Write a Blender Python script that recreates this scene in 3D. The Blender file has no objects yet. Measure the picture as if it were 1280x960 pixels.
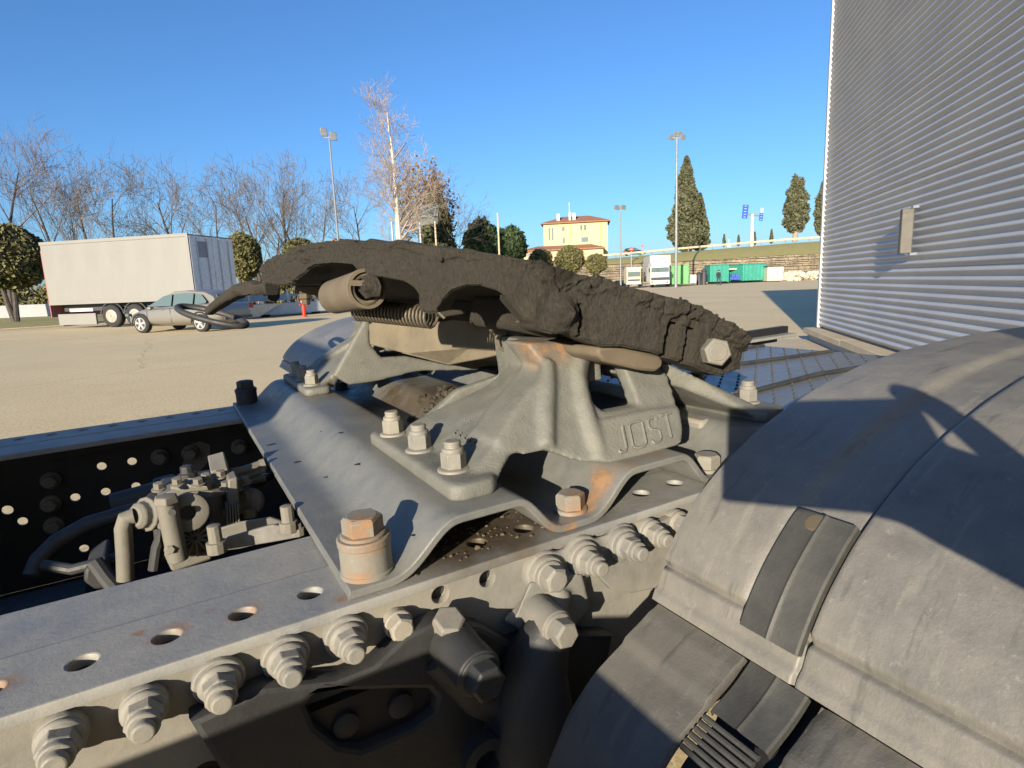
import bpy, bmesh, math, random
import numpy as np
from mathutils import Matrix, Vector, noise
S = bpy.context.scene
COL = S.collection
R = math.radians
random.seed(7)
rng = np.random.default_rng(11)

# ---------------------------------------------------------------- camera
F_PX = 735.0                      # focal length for a 1280 px wide picture
HC, HT = 1.08, 0.212              # lens above the ground / above the rail tops
MW = np.array([[0.8643904827, -0.1180624557, 0.4887641046],
               [-0.5012733479, -0.1261236773, 0.8560478075],
               [-0.0394223800, -0.9849639966, -0.1682016687]])
RW = np.array([[0.99977, 0.0, -0.021], [0.0, 1.0, 0.0], [0.021, 0.0, 0.99977]])   # the truck leans 1.2 degrees
RW[0] /= np.linalg.norm(RW[0]); RW[2] /= np.linalg.norm(RW[2])
MT = RW.T @ MW
cd = bpy.data.cameras.new('camera'); cam = bpy.data.objects.new('camera', cd); COL.objects.link(cam)
cd.sensor_width = 36.0; cd.lens = F_PX / 1280 * 36.0
cd.clip_start = 0.01; cd.clip_end = 6000
rot = Matrix(((MW[0, 0], -MW[0, 1], -MW[0, 2]), (MW[1, 0], -MW[1, 1], -MW[1, 2]), (MW[2, 0], -MW[2, 1], -MW[2, 2])))
cam.matrix_world = Matrix.Translation((0, 0, HC)) @ rot.to_4x4()
S.camera = cam

# ---------------------------------------------------------------- light
SUN_EL = R(14.0); SX, SY = .781, .625
SUN_D = Vector((SX * math.cos(SUN_EL), SY * math.cos(SUN_EL), -math.sin(SUN_EL)))
sd = bpy.data.lights.new('sun', 'SUN'); sun = bpy.data.objects.new('sun', sd); COL.objects.link(sun)
sd.energy = 5.0; sd.angle = R(0.5); sd.color = (1.0, 0.87, 0.68)
sun.rotation_euler = SUN_D.to_track_quat('-Z', 'Y').to_euler(); sun.location = (-8, -7, 9)
W_ = bpy.data.worlds.new('World'); S.world = W_; W_.use_nodes = True
nt = W_.node_tree
bgn = nt.nodes['Background']; bgn.inputs[1].default_value = 0.104
sky = nt.nodes.new('ShaderNodeTexSky'); sky.sky_type = 'NISHITA'; sky.sun_disc = False
sky.sun_elevation = SUN_EL; sky.sun_rotation = math.atan2(-SX, -SY)
sky.altitude = 60; sky.air_density = 1.0; sky.dust_density = 0.9; sky.ozone_density = 6.6
nt.links.new(sky.outputs[0], bgn.inputs[0])
S.view_settings.view_transform = 'Standard'; S.view_settings.look = 'None'
S.view_settings.exposure = 1.0; S.view_settings.gamma = 1.0

# ---------------------------------------------------------------- geometry of the picture
def ray(x, y): return np.array([(x - 640) / F_PX, (y - 480) / F_PX, 1.0])
def P(x, y, z=None, v=None, u=None):
    """truck coordinates (u along the rails, v across, z above the rail tops)"""
    d = MT @ ray(x, y); C = np.array([0, 0, HT])
    t = (z - HT) / d[2] if z is not None else (v / d[1] if v is not None else u / d[0])
    return C + t * d
def proj(p):
    c = MT.T @ (np.array(p) - np.array([0, 0, HT])); return 640 + F_PX * c[0] / c[2], 480 + F_PX * c[1] / c[2]
def G(x, y, z=0.0):
    """world point on the level z"""
    d = MW @ ray(x, y); return np.array([0, 0, HC]) + (z - HC) / d[2] * d
def D(x, y, depth):
    """world point at this depth in front of the lens"""
    return np.array([0, 0, HC]) + depth * (MW @ ray(x, y))
def foot(x, y, depth, z=0.0):
    p = D(x, y, depth); return np.array([p[0], p[1], z])
def zat(x, y, p):
    """height of the picture point (x, y) above the ground when it stands over p"""
    d = MW @ ray(x, y); return HC + math.hypot(p[0], p[1]) / math.hypot(d[0], d[1]) * d[2]

T = Matrix.Translation((0, 0, HC)) @ Matrix([list(map(float, r)) for r in RW]).to_4x4() @ Matrix.Translation((0, 0, -HT))
I4 = Matrix.Identity(4)
WM = {}

def tagit(o, label=None, cat=None, group=None, kind=None):
    if label: o['label'] = label
    if cat: o['category'] = cat
    if group: o['group'] = group
    if kind: o['kind'] = kind
    return o
def place(o, m, parent=None):
    WM[o.name] = m.copy()
    if parent is not None:
        o.parent = parent; o.matrix_basis = WM[parent.name].inverted() @ m
    else: o.matrix_basis = m
    return o
def empty(name, loc, rz=0, base=I4, label=None, cat=None, group=None):
    o = bpy.data.objects.new(name, None); COL.objects.link(o); o.empty_display_size = 0.2
    place(o, base @ Matrix.Translation(Vector([float(a) for a in loc])) @ Matrix.Rotation(rz, 4, 'Z'))
    return tagit(o, label, cat, group)
def copy_to(o, m, parent=None):
    c = o.copy(); COL.objects.link(c); c.parent = None; c.matrix_parent_inverse = I4
    return place(c, m, parent)
def copy_tree(root, m, label=None):
    c = root.copy(); COL.objects.link(c); place(c, m)
    if label: c['label'] = label
    def rec(a, b):
        for ch in KIDS.get(a.name, []):
            d = ch.copy(); COL.objects.link(d); d.parent = b; d.matrix_basis = ch.matrix_basis.copy()
            WM[d.name] = WM[b.name] @ d.matrix_basis; KIDS.setdefault(b.name, []).append(d); rec(ch, d)
    rec(root, c); return c
KIDS = {}

def nv(a): return a / np.linalg.norm(a)
def frame(axis):
    a = nv(np.array(axis, float)); h = np.array([0, 0, 1.0]) if abs(a[2]) < .9 else np.array([1.0, 0, 0])
    x = nv(np.cross(h, a)); return x, np.cross(a, x), a

class MB:
    def __init__(s): s.v = []; s.f = []; s.m = []; s.cm = 0
    def add(s, vs, fs):
        b = len(s.v); s.v += [tuple(float(c) for c in p) for p in vs]; s.f += [tuple(b + i for i in f) for f in fs]; s.m += [s.cm] * len(fs); return s
    def hexa(s, p):
        return s.add(p, [(3, 2, 1, 0), (4, 5, 6, 7), (0, 1, 5, 4), (1, 2, 6, 5), (2, 3, 7, 6), (3, 0, 4, 7)])
    def box(s, a, b, rz=0, pivot=None):
        x0, y0, z0 = a; x1, y1, z1 = b
        p = [(x0, y0, z0), (x1, y0, z0), (x1, y1, z0), (x0, y1, z0), (x0, y0, z1), (x1, y0, z1), (x1, y1, z1), (x0, y1, z1)]
        return s.hexa(p)
    def lathe(s, p0, axis, prof, n=20, phase=0., caps=True, xd=None):
        x, y, a = frame(axis); p0 = np.array(p0, float)
        if xd is not None: x = nv(np.array(xd) - a * np.dot(xd, a)); y = np.cross(a, x)
        vs = []
        for d, r in prof:
            for k in range(n):
                t = phase + 2 * math.pi * k / n
                vs.append(p0 + a * d + (x * math.cos(t) + y * math.sin(t)) * r)
        fs = []
        for i in range(len(prof) - 1):
            for k in range(n):
                k2 = (k + 1) % n; fs.append((i * n + k, i * n + k2, (i + 1) * n + k2, (i + 1) * n + k))
        if caps: fs.append(tuple(range(n - 1, -1, -1))); fs.append(tuple((len(prof) - 1) * n + k for k in range(n)))
        return s.add(vs, fs)
    def cyl(s, p0, p1, r0, r1=None, n=16, caps=True):
        p0 = np.array(p0, float); p1 = np.array(p1, float); L = np.linalg.norm(p1 - p0)
        return s.lathe(p0, p1 - p0, [(0, r0), (L, r0 if r1 is None else r1)], n, caps=caps)
    def tube(s, pts, r, n=8, caps=True, closed=False):
        pts = [np.array(p, float) for p in pts]; m = len(pts)
        rr = r if hasattr(r, '__len__') else [r] * m
        vs = []; px = None
        for i, p in enumerate(pts):
            if closed: t = pts[(i + 1) % m] - pts[i - 1]
            else: t = pts[min(i + 1, m - 1)] - pts[max(i - 1, 0)]
            t = nv(t)
            if px is None: x = frame(t)[0]
            else:
                x = px - t * np.dot(px, t); x = nv(x) if np.linalg.norm(x) > 1e-6 else frame(t)[0]
            px = x; y = np.cross(t, x)
            for k in range(n):
                a = 2 * math.pi * k / n; vs.append(p + (x * math.cos(a) + y * math.sin(a)) * rr[i])
        fs = []
        for i in range(m if closed else m - 1):
            j = (i + 1) % m
            for k in range(n):
                k2 = (k + 1) % n; fs.append((i * n + k, i * n + k2, j * n + k2, j * n + k))
        if caps and not closed: fs.append(tuple(range(n - 1, -1, -1))); fs.append(tuple((m - 1) * n + k for k in range(n)))
        return s.add(vs, fs)
    def extr(s, pts, d):
        """polygon pts (3-D) pushed along d"""
        n = len(pts); d = np.array(d, float); a = [np.array(p, float) for p in pts]
        nn = sum(np.cross(a[i] - a[0], a[(i + 1) % n] - a[0]) for i in range(n))
        if np.dot(nn, d) > 0: a = a[::-1]
        return s.add(a + [p + d for p in a], [tuple(range(n))] + [tuple(range(2 * n - 1, n - 1, -1))] + [(i, n + i, n + (i + 1) % n, (i + 1) % n)[::-1][::-1] if False else ((i + 1) % n, i, n + i, n + (i + 1) % n) for i in range(n)])
    def grid(s, rows, closed_u=False, closed_v=False):
        """rows: list of lists of points"""
        a = len(rows); b = len(rows[0]); vs = [p for r in rows for p in r]; fs = []
        for i in range(a if closed_u else a - 1):
            for j in range(b if closed_v else b - 1):
                i2 = (i + 1) % a; j2 = (j + 1) % b
                fs.append((i * b + j, i * b + j2, i2 * b + j2, i2 * b + j))
        return s.add(vs, fs)
    def hull(s, pts):
        bm = bmesh.new(); [bm.verts.new([float(c) for c in p]) for p in pts]
        r = bmesh.ops.convex_hull(bm, input=bm.verts); 
        bmesh.ops.delete(bm, geom=[e for e in r['geom_interior'] if isinstance(e, bmesh.types.BMVert)], context='VERTS')
        bm.verts.index_update(); vs = [tuple(v.co) for v in bm.verts]; fs = [tuple(v.index for v in f.verts) for f in bm.faces]; bm.free()
        return s.add(vs, fs)
    def ball(s, c, r, nu=12, nvv=8, sc=(1, 1, 1), amp=0., freq=1., seed=0):
        vs = []; fs = []; c = np.array(c, float)
        for i in range(nvv + 1):
            th = math.pi * i / nvv
            for k in range(nu):
                ph = 2 * math.pi * k / nu
                d = np.array([math.sin(th) * math.cos(ph), math.sin(th) * math.sin(ph), math.cos(th)])
                q = 1 + amp * noise.noise(Vector((d * freq + seed * 7.3).tolist())) if amp else 1
                vs.append(c + d * np.array(sc) * r * q)
        for i in range(nvv):
            for k in range(nu):
                k2 = (k + 1) % nu; fs.append((i * nu + k, (i + 1) * nu + k, (i + 1) * nu + k2, i * nu + k2))
        return s.add(vs, fs)
    def mesh(s, name, mats, center=None, smooth=35):
        me = bpy.data.meshes.new(name); v = np.array(s.v)
        if center is None: center = (v.min(0) + v.max(0)) / 2
        me.from_pydata((v - np.array(center)).tolist(), [], s.f)
        for m in (mats if isinstance(mats, (list, tuple)) else [mats]): me.materials.append(m)
        if max(s.m, default=0) > 0: me.polygons.foreach_set('material_index', s.m)
        bm = bmesh.new(); bm.from_mesh(me); bmesh.ops.recalc_face_normals(bm, faces=bm.faces) if FIXN else None; bm.to_mesh(me); bm.free()
        if smooth: me.shade_smooth(); me.set_sharp_from_angle(angle=R(smooth))
        me.update(); return me, center
    def build(s, name, mats, parent=None, base=I4, smooth=35, bevel=0., seg=2, remesh=0., relax=0, label=None, cat=None, group=None, kind=None, origin=None):
        me, c = s.mesh(name, mats, origin, smooth)
        o = bpy.data.objects.new(name, me); COL.objects.link(o)
        place(o, base @ Matrix.Translation(Vector([float(q) for q in c])), parent)
        if parent is not None: KIDS.setdefault(parent.name, []).append(o)
        if remesh:
            m = o.modifiers.new('r', 'REMESH'); m.mode = 'VOXEL'; m.voxel_size = remesh; m.use_smooth_shade = True
            if relax: m = o.modifiers.new('s', 'SMOOTH'); m.iterations = relax; m.factor = .5
        if bevel:
            m = o.modifiers.new('b', 'BEVEL'); m.width = bevel; m.segments = seg; m.limit_method = 'ANGLE'; m.angle_limit = R(30); m.harden_normals = False
        return tagit(o, label, cat, group, kind)
FIXN = True

def holed(outline, holes, thick, bev, fn):
    """a plate of the 2-D outline with holes cut through, as an MB; fn maps (a, b, c) to 3-D, c in 0..thick"""
    cu = bpy.data.curves.new('c', 'CURVE'); cu.dimensions = '2D'; cu.fill_mode = 'BOTH'; cu.extrude = thick / 2 - bev; cu.bevel_depth = bev; cu.bevel_resolution = 1
    for loop in [outline] + holes:
        sp = cu.splines.new('POLY'); sp.points.add(len(loop) - 1); sp.use_cyclic_u = True
        for p, q in zip(sp.points, loop): p.co = (q[0], q[1], 0, 1)
    o = bpy.data.objects.new('c', cu); COL.objects.link(o)
    me = bpy.data.meshes.new_from_object(o.evaluated_get(bpy.context.evaluated_depsgraph_get()))
    m = MB(); m.add([fn(v.co.x, v.co.y, v.co.z + thick / 2) for v in me.vertices], [tuple(p.vertices) for p in me.polygons])
    bpy.data.objects.remove(o); bpy.data.curves.remove(cu); bpy.data.meshes.remove(me)
    return m
def circ(cx, cy, r, n=20, ry=None): return [(cx + r * math.cos(2 * math.pi * k / n), cy + (ry or r) * math.sin(2 * math.pi * k / n)) for k in range(n)]
def rrect(x0, y0, x1, y1, r, n=5):
    out = []
    for cx, cy, a in ((x1 - r, y1 - r, 0), (x0 + r, y1 - r, 90), (x0 + r, y0 + r, 180), (x1 - r, y0 + r, 270)):
        for k in range(n + 1): t = R(a + 90 * k / n); out.append((cx + r * math.cos(t), cy + r * math.sin(t)))
    return out
def fbm(p, o=4, f=1.0):
    return noise.fractal(Vector((float(p[0]) * f, float(p[1]) * f, float(p[2]) * f)), .9, 2.0, o)
def interp(x, xs, ys): return float(np.interp(x, xs, ys))

# ---------------------------------------------------------------- materials
class NT:
    def __init__(s, name):
        s.m = bpy.data.materials.new(name); s.m.use_nodes = True; s.t = s.m.node_tree; s.b = s.t.nodes['Principled BSDF']
    def n(s, k, **kw):
        x = s.t.nodes.new(k)
        for a, b in kw.items(): setattr(x, a, b)
        return x
    def l(s, a, b): s.t.links.new(a, b)
    def coord(s, obj=None):
        c = s.n('ShaderNodeTexCoord')
        if obj is not None: c.object = obj
        return c.outputs['Object']
    def noise(s, vec, scale, detail=4, rough=.6, stretch=None):
        if stretch:
            mp = s.n('ShaderNodeMapping'); mp.inputs['Scale'].default_value = stretch; s.l(vec, mp.inputs[0]); vec = mp.outputs[0]
        x = s.n('ShaderNodeTexNoise'); x.inputs['Scale'].default_value = scale; x.inputs['Detail'].default_value = detail; x.inputs['Roughness'].default_value = rough
        s.l(vec, x.inputs['Vector']); return x.outputs['Fac']
    def rng(s, val, a, b, c=0., d=1.):
        x = s.n('ShaderNodeMapRange'); x.inputs[1].default_value = a; x.inputs[2].default_value = b; x.inputs[3].default_value = c; x.inputs[4].default_value = d; s.l(val, x.inputs[0]); return x.outputs[0]
    def mix(s, fac, a, b):
        x = s.n('ShaderNodeMix', data_type='RGBA')
        for sock, val in ((x.inputs[0], fac), (x.inputs[6], a), (x.inputs[7], b)):
            if isinstance(val, (tuple, list)): sock.default_value = (*val[:3], 1)
            elif isinstance(val, (int, float)): sock.default_value = val
            else: s.l(val, sock)
        return x.outputs[2]
    def math(s, op, a, b=None):
        x = s.n('ShaderNodeMath', operation=op)
        for sock, val in ((x.inputs[0], a), (x.inputs[1], b)):
            if val is None: continue
            if isinstance(val, (int, float)): sock.default_value = val
            else: s.l(val, sock)
        return x.outputs[0]
    def bump(s, h, strength=.3, dist=.01):
        x = s.n('ShaderNodeBump'); x.inputs['Strength'].default_value = strength; x.inputs['Distance'].default_value = dist; s.l(h, x.inputs['Height']); s.l(x.outputs[0], s.b.inputs['Normal'])
    def col(s, c): s.l(c, s.b.inputs['Base Color']) if not isinstance(c, tuple) else setattr(s.b.inputs['Base Color'], 'default_value', (*c, 1))
    def rough(s, r): s.l(r, s.b.inputs['Roughness']) if not isinstance(r, (int, float)) else setattr(s.b.inputs['Roughness'], 'default_value', r)

def plain(name, col, rough=.6, metal=0., var=.25, scale=8., obj=None, bump=0., bdist=.01, col2=None, stretch=None):
    m = NT(name); c = m.coord(obj); n = m.noise(c, scale, 5, .65, stretch)
    d = col2 or tuple(q * (1 - var) for q in col)
    m.col(m.mix(m.rng(n, .35, .68), d, col)); m.rough(m.rng(m.noise(c, scale * 2.3, 3), .3, .7, max(.05, rough - .08), min(1, rough + .1)))
    m.b.inputs['Metallic'].default_value = metal
    if bump: m.bump(m.noise(c, scale * 4, 5, .7, stretch), bump, bdist)
    return m.m

def dusty_steel(name, base=(.17, .175, .17), dust=(.30, .27, .21), amount=.5, spots=(), rough=.5, grime=(), obj=None, bump=.12, fine=260., spec=.5, vary=0.):
    """painted steel under road dust; spots = (centre, radius) of rust, grime = (centre, radius) of grease"""
    m = NT(name); c = m.coord(obj)
    base = tuple(q * .84 for q in base); dust = tuple(q * .84 for q in dust)
    n1 = m.noise(c, 9, 6, .65); n2 = m.noise(c, 46, 5, .7); n3 = m.noise(c, fine, 4, .7)
    col = m.mix(m.rng(n2, .3, .72), tuple(q * .8 for q in base), tuple(q * 1.12 for q in base))
    k = m.math('MULTIPLY', m.rng(n1, .36, .66), amount)
    if vary: oi = m.n('ShaderNodeObjectInfo'); k = m.math('ADD', k, m.rng(oi.outputs['Random'], 0, 1, -vary, vary)); k = m.math('ADD', k, m.rng(n3, .56, .75, 0, .22))
    if vary: k = m.rng(k, 0, 1, 0, 1); col = m.mix(m.rng(oi.outputs['Random'], .55, .95, 0, .5), col, (.10, .095, .085))
    col = m.mix(k, col, dust)
    sc = m.noise(c, 30, 3, .6, (1., 9., 5.)); col = m.mix(m.rng(sc, .66, .74, 0, .35), col, tuple(min(1, q * 1.7) for q in base))
    def spot(lst, lo, hi, nz):
        acc = None
        for cen, rad in lst:
            d = m.n('ShaderNodeVectorMath', operation='DISTANCE'); m.l(c, d.inputs[0]); d.inputs[1].default_value = cen
            q = m.rng(d.outputs['Value'], rad * .3, rad, 1, 0); acc = q if acc is None else m.math('MAXIMUM', acc, q)
        f = m.math('MULTIPLY', acc, m.rng(nz, lo, hi, .0, 1.35)); x = m.n('ShaderNodeClamp'); m.l(f, x.inputs[0]); return x.outputs[0]
    if spots:
        rust = m.mix(m.rng(n2, .35, .65), (.145, .078, .042), (.275, .168, .092)); col = m.mix(spot(spots, .4, .6, n2), col, rust)
    if grime: col = m.mix(spot(grime, .3, .55, n1), col, m.mix(n2, (.035, .028, .02), (.10, .08, .055)))
    m.col(col); m.rough(m.rng(n2, .3, .7, rough - .1, rough + .16)); m.b.inputs['Specular IOR Level'].default_value = spec
    h = m.math('ADD', m.math('MULTIPLY', n2, .5), n3); m.bump(h, bump, .004)
    return m.m
# ================================================================= the truck
truck = empty('truck_tractor', (0.35, 0.804, -0.868), 0, T,
              'dusty grey truck chassis in the foreground with bolted rails and corrugated mounting plate', 'truck')
TB = np.array([0.35, 0.804, -0.868])
def tc(p): return tuple(float(q) for q in (np.array(p) - TB))      # truck coordinates -> the truck's own object space
def bt(mb, name, mat, parent, **k): return mb.build(name, mat, parent, T, **k)
def PP(x, y, pt, nrm):
    d = MT @ ray(x, y); C = np.array([0, 0, HT]); n = np.array(nrm, float)
    return C + d * (n @ (np.array(pt) - C)) / (n @ d)

BU = np.array([0.0985, 0.404, 0.012])       # near sleeve bolt
BV = np.array([0.281, 0.404, 0.006])        # bolt in the valley of the plate
rust_near = [(tc((0.027, 0.775 * .53, 0)), .020), (tc((-0.03 , 0.777 * .53, 0)), .017)]
M_rail = dusty_steel('rail_paint', (.235, .248, .255), (.40, .37, .30), .55, obj=truck,
                     spots=[(tc((-.0295, .413, 0)), .016), (tc((.0145, .412, 0)), .015), (tc((-.046, .425, 0)), .006), (tc((-.005, .428, 0)), .005), (tc((-.113, .41, 0)), .014), (tc((.075, .39, 0)), .008)],
                     grime=[(tc((.20, .43, 0)), .095), (tc((.27, .43, 0)), .07)])
M_web = dusty_steel('web_dust', (.20, .197, .177), (.285, .262, .212), .8, obj=truck, rough=.7, fine=200)
M_bolt = dusty_steel('dusty_bolt', (.215, .21, .19), (.315, .29, .235), .7, obj=truck, rough=.6, vary=.3, bump=.13)
M_plate = dusty_steel('plate_paint', (.150, .160, .158), (.245, .235, .20), .5, obj=truck, rough=.42, fine=180,
                      spots=[(tc((.315, .405, .03)), .022), (tc((.30, .40, .012)), .022), (tc((.335, .40, .042)), .020), (tc((.375, .40, .042)), .018), (tc((.245, .38, .01)), .014), (tc((.262, .38, .004)), .012)],
                      grime=[(tc((.37, .83, .04)), .20), (tc((.30, .74, .0)), .11), (tc((.235, .80, .035)), .06), (tc((.37, .70, .04)), .12), (tc((.3, .95, .0)), .13)])
M_cast = dusty_steel('cast_paint', (.152, .158, .143), (.215, .208, .172), .55, obj=truck, rough=.6, bump=.3, fine=330,
                     spots=[(tc((.345, .49, .153)), .042), (tc((.315, .487, .153)), .040), (tc((.375, .49, .150)), .040), (tc((.355, .50, .152)), .045), (tc((.33, .485, .155)), .040)])
M_rust = dusty_steel('rusty_bolt', (.215, .21, .185), (.29, .265, .21), .6, obj=truck, rough=.65,
                     spots=[(tc(BU + [-.004, -.014, .031]), .024), (tc(BU + [.012, -.008, .033]), .016), (tc(BV + [.002, -.012, .010]), .020), (tc(BU + [-.012, -.016, .0]), .014), (tc((.0955, .39, -.012)), .02), (tc((.281, .39, -.012)), .02)])
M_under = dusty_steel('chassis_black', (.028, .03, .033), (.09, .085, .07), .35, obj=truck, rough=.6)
M_dark = plain('deep_black', (.012, .012, .013), .55, obj=truck)  # also stands for shade in the rail seam and the bracket opening
M_hose = plain('rubber_hose', (.035, .036, .038), .6, obj=truck, scale=40)
M_alloy = dusty_steel('valve_alloy', (.155, .15, .13), (.225, .207, .166), .8, obj=truck, rough=.7)

# ---- frame rails
V0, V1 = .378, 1.2305
HP = .0433
near = empty('rails', (0, 0, 0)); bpy.data.objects.remove(near)
holes = []
for k in range(-38, 32):
    u = .0583 + .0443 * k
    if -1.6 < u < 1.5: holes.append(circ(u, .4105, .0092, 22))
fl = holed([(-1.64, V0), (1.6, V0), (1.6, .4444), (-1.64, .4444)], holes, .008, .0012, lambda a, b, c: (a, b, c - .008))
rail = bt(fl, 'frame_rail', M_rail, truck)
wh = [circ(.144, -.0165, .0075), circ(.1835, -.0165, .0075), circ(-.02, -.085, .011), circ(.055, -.12, .01), circ(.1, -.09, .01), circ(-.1, -.1, .01)]
web = holed([(-1.64, -.24), (1.6, -.24), (1.6, -.0085), (-1.64, -.0085)], wh, .008, .0008, lambda a, b, c: (a, V0 + .0025 + c, b))
bt(web, 'rail_web', M_web, rail)
lin = MB().box((-1.64, .4484, -.0095), (1.6, .518, -.0022)); bt(lin, 'liner_flange', M_rail, truck, bevel=.0012)
bt(MB().box((-1.64, .4446, -.0088), (1.6, .4482, -.0078)), 'seam_shade_strip', M_dark, truck)  # dark strip added in the gap, standing for the shade in the seam
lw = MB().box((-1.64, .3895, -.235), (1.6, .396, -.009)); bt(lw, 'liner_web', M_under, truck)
# thread inserts seen in the two web holes
for u in (.144, .1835):
    m = MB(); 
    for q in range(3): m.lathe((u, V0 + .011 + q * .0028, -.0165), (0, 1, 0), [(0, .0078), (.0008, .0068), (.0022, .0068), (.0028, .0078)], 20, caps=False)
    bt(m, 'threaded_bush', M_bolt, rail)
# far rail
holes = []
for k in range(-38, 34):
    u = .0595 + HP * k * .985
    if -1.6 < u < 1.5: holes.append(circ(u, 1.2045, .0085, 18))
fl = holed([(-1.64, 1.163), (1.6, 1.163), (1.6, V1), (-1.64, V1)], holes, .008, .001, lambda a, b, c: (a, b, c - .008))
rail2 = bt(fl, 'frame_rail', M_rail, truck)
lin = MB().box((-1.64, 1.091, -.0085), (1.6, 1.156, .0002)); bt(lin, 'liner_flange', M_rail, truck, bevel=.0012)
bt(MB().box((-1.64, 1.1565, -.03), (1.6, 1.1625, -.007)), 'flange_joint', M_under, truck)
wh = []
for (x, y) in [(127, 583), (165, 577), (9, 638), (94, 622), (132, 615), (170, 608), (105, 686), (200, 573), (28, 652)]:
    p = P(x, y, v=1.222); wh.append(circ(p[0], p[2], .0078 if y != 638 else .0085, 18))
web = holed([(-1.64, -.26), (1.6, -.26), (1.6, -.0085), (-1.64, -.0085)], wh, .006, .0006, lambda a, b, c: (a, 1.222 + c, b))
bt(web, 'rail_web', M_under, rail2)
bt(MB().box((-1.64, 1.1, -.268), (1.6, 1.222, -.2605)), 'lower_flange', M_under, rail2)

# ---- bolts
def hexprof(): return math.pi / 6
def web_bolt(r=.0150, plain_head=False, lng=1.):
    m = MB(); A = (0, 0, 1)
    m.lathe((0, 0, 0), A, [(-.003, r * .93), (0, r * .97), (.005, r), (.0075, r * .95), (.0078, r * .8)], 28)
    if plain_head:
        m.lathe((0, 0, .0075), A, [(0, .0122), (.002, .0124), (.003, .0115)], 24)
        m.lathe((0, 0, .010), A, [(0, .0108), (.009, .0108), (.0105, .0088)], 6); m.lathe((0, 0, .0200), A, [(0, .0085), (.0008, .008)], 20)
    else:
        m.lathe((0, 0, .0075), A, [(0, .0118), (.0015, .0124), (.003, .0122), (.0050, .0098)], 26)
        m.lathe((0, 0, .0115), A, [(0, .0104), (.0085 * lng, .0104), (.0095 * lng, .0095)], 6)
        m.lathe((0, 0, .0115 + .0095 * lng), A, [(-.001, .0086), (.0035, .0086), (.0045, .0078)], 22)
        m.lathe((0, 0, .0155 + .0095 * lng), A, [(0, .0061), (.0050, .0061), (.006, .0052)], 18)
    return m
def axis_m(p, axis, spin=0.): 
    return T @ Matrix.Translation(Vector([float(q) for q in p])) @ Vector(axis).to_track_quat('Z', 'Y').to_matrix().to_4x4() @ Matrix.Rotation(spin, 4, 'Z')
protos = {}
def put_bolt(kind, maker, p, axis, parent, mat, name, spin=0., sc=1.):
    if kind not in protos: protos[kind] = maker().mesh(name, mat, (0, 0, 0), 35)[0]
    o = bpy.data.objects.new(name, protos[kind]); COL.objects.link(o)
    place(o, axis_m(p, axis, spin) @ Matrix.Scale(sc, 4), parent); KIDS.setdefault(parent.name, []).append(o)
    if not sc == 99:
        m = o.modifiers.new('b', 'BEVEL'); m.width = .0006; m.segments = 2; m.limit_method = 'ANGLE'; m.angle_limit = R(30)
    return o
VB = V0 + .0025
for i, (u, z, kd) in enumerate([(-.0835, -.0205, 's'), (-.0445, -.0205, 's'), (-.0055, -.0205, 'b'), (.0335, -.0205, 'b'), (.0725, -.0205, 'b'), (.2685, -.0205, 'c'), (.311, -.0205, 'c'), (.345, -.0205, 's'), (.378, -.0205, 's')]):
    if kd == 'c': put_bolt('webb', lambda: web_bolt(.0152), (u, VB - .0055, z), (0, -1, 0), rail, M_bolt, 'flange_bolt', spin=.3 + .37 * i); continue
    put_bolt('web' + kd, (lambda: web_bolt(.0152)) if kd == 'b' else (lambda: web_bolt(.0128)), (u, VB, z), (0, -1, 0), rail, M_bolt, 'flange_bolt', spin=.3 + .37 * i)
put_bolt('head', lambda: web_bolt(.0150, True), (.2315, VB - .0065, -.0225), (0, -1, 0), rail, M_bolt, 'hex_bolt', .2)
put_bolt('head2', lambda: web_bolt(.0115, True), (.1085, VB, -.0235), (0, -1, 0), rail, M_bolt, 'hex_bolt', .1, .85)
for (x, y, w) in [(238, 568, .0), (62, 603, 0), (62, 633, 0), (66, 660, 0), (200, 573, 0), (300, 560, 0), (345, 552, 0)]:
    p = P(x, y, v=1.205); put_bolt('head', lambda: web_bolt(.0150, True), (p[0], 1.2215, p[2]), (0, -1, 0), rail2, M_bolt if x == 238 else M_under, 'hex_bolt', .4 + x)  # sunlit nut pale, the others dark: light and shade put into the colour
bt(MB().extr([P(x, y, v=1.2205) for x, y in [(225, 590), (236, 556), (250, 552), (263, 556), (262, 575), (247, 592)]], (0, .003, 0)), 'lit_web_patch', M_web, rail2)  # patch of sunlight on the far web, put in as a thin pale plate
# rusty nuts below the near flange
for u in (.0955, .281):
    m = MB().lathe((u, .404, -.0085), (0, 0, -1), [(0, .0118), (.002, .0118)], 22).lathe((u, .404, -.0105), (0, 0, -1), [(0, .0108), (.006, .0108), (.007, .0095)], 6)
    bt(m, 'clamp_nut', M_rust, rail)

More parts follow.
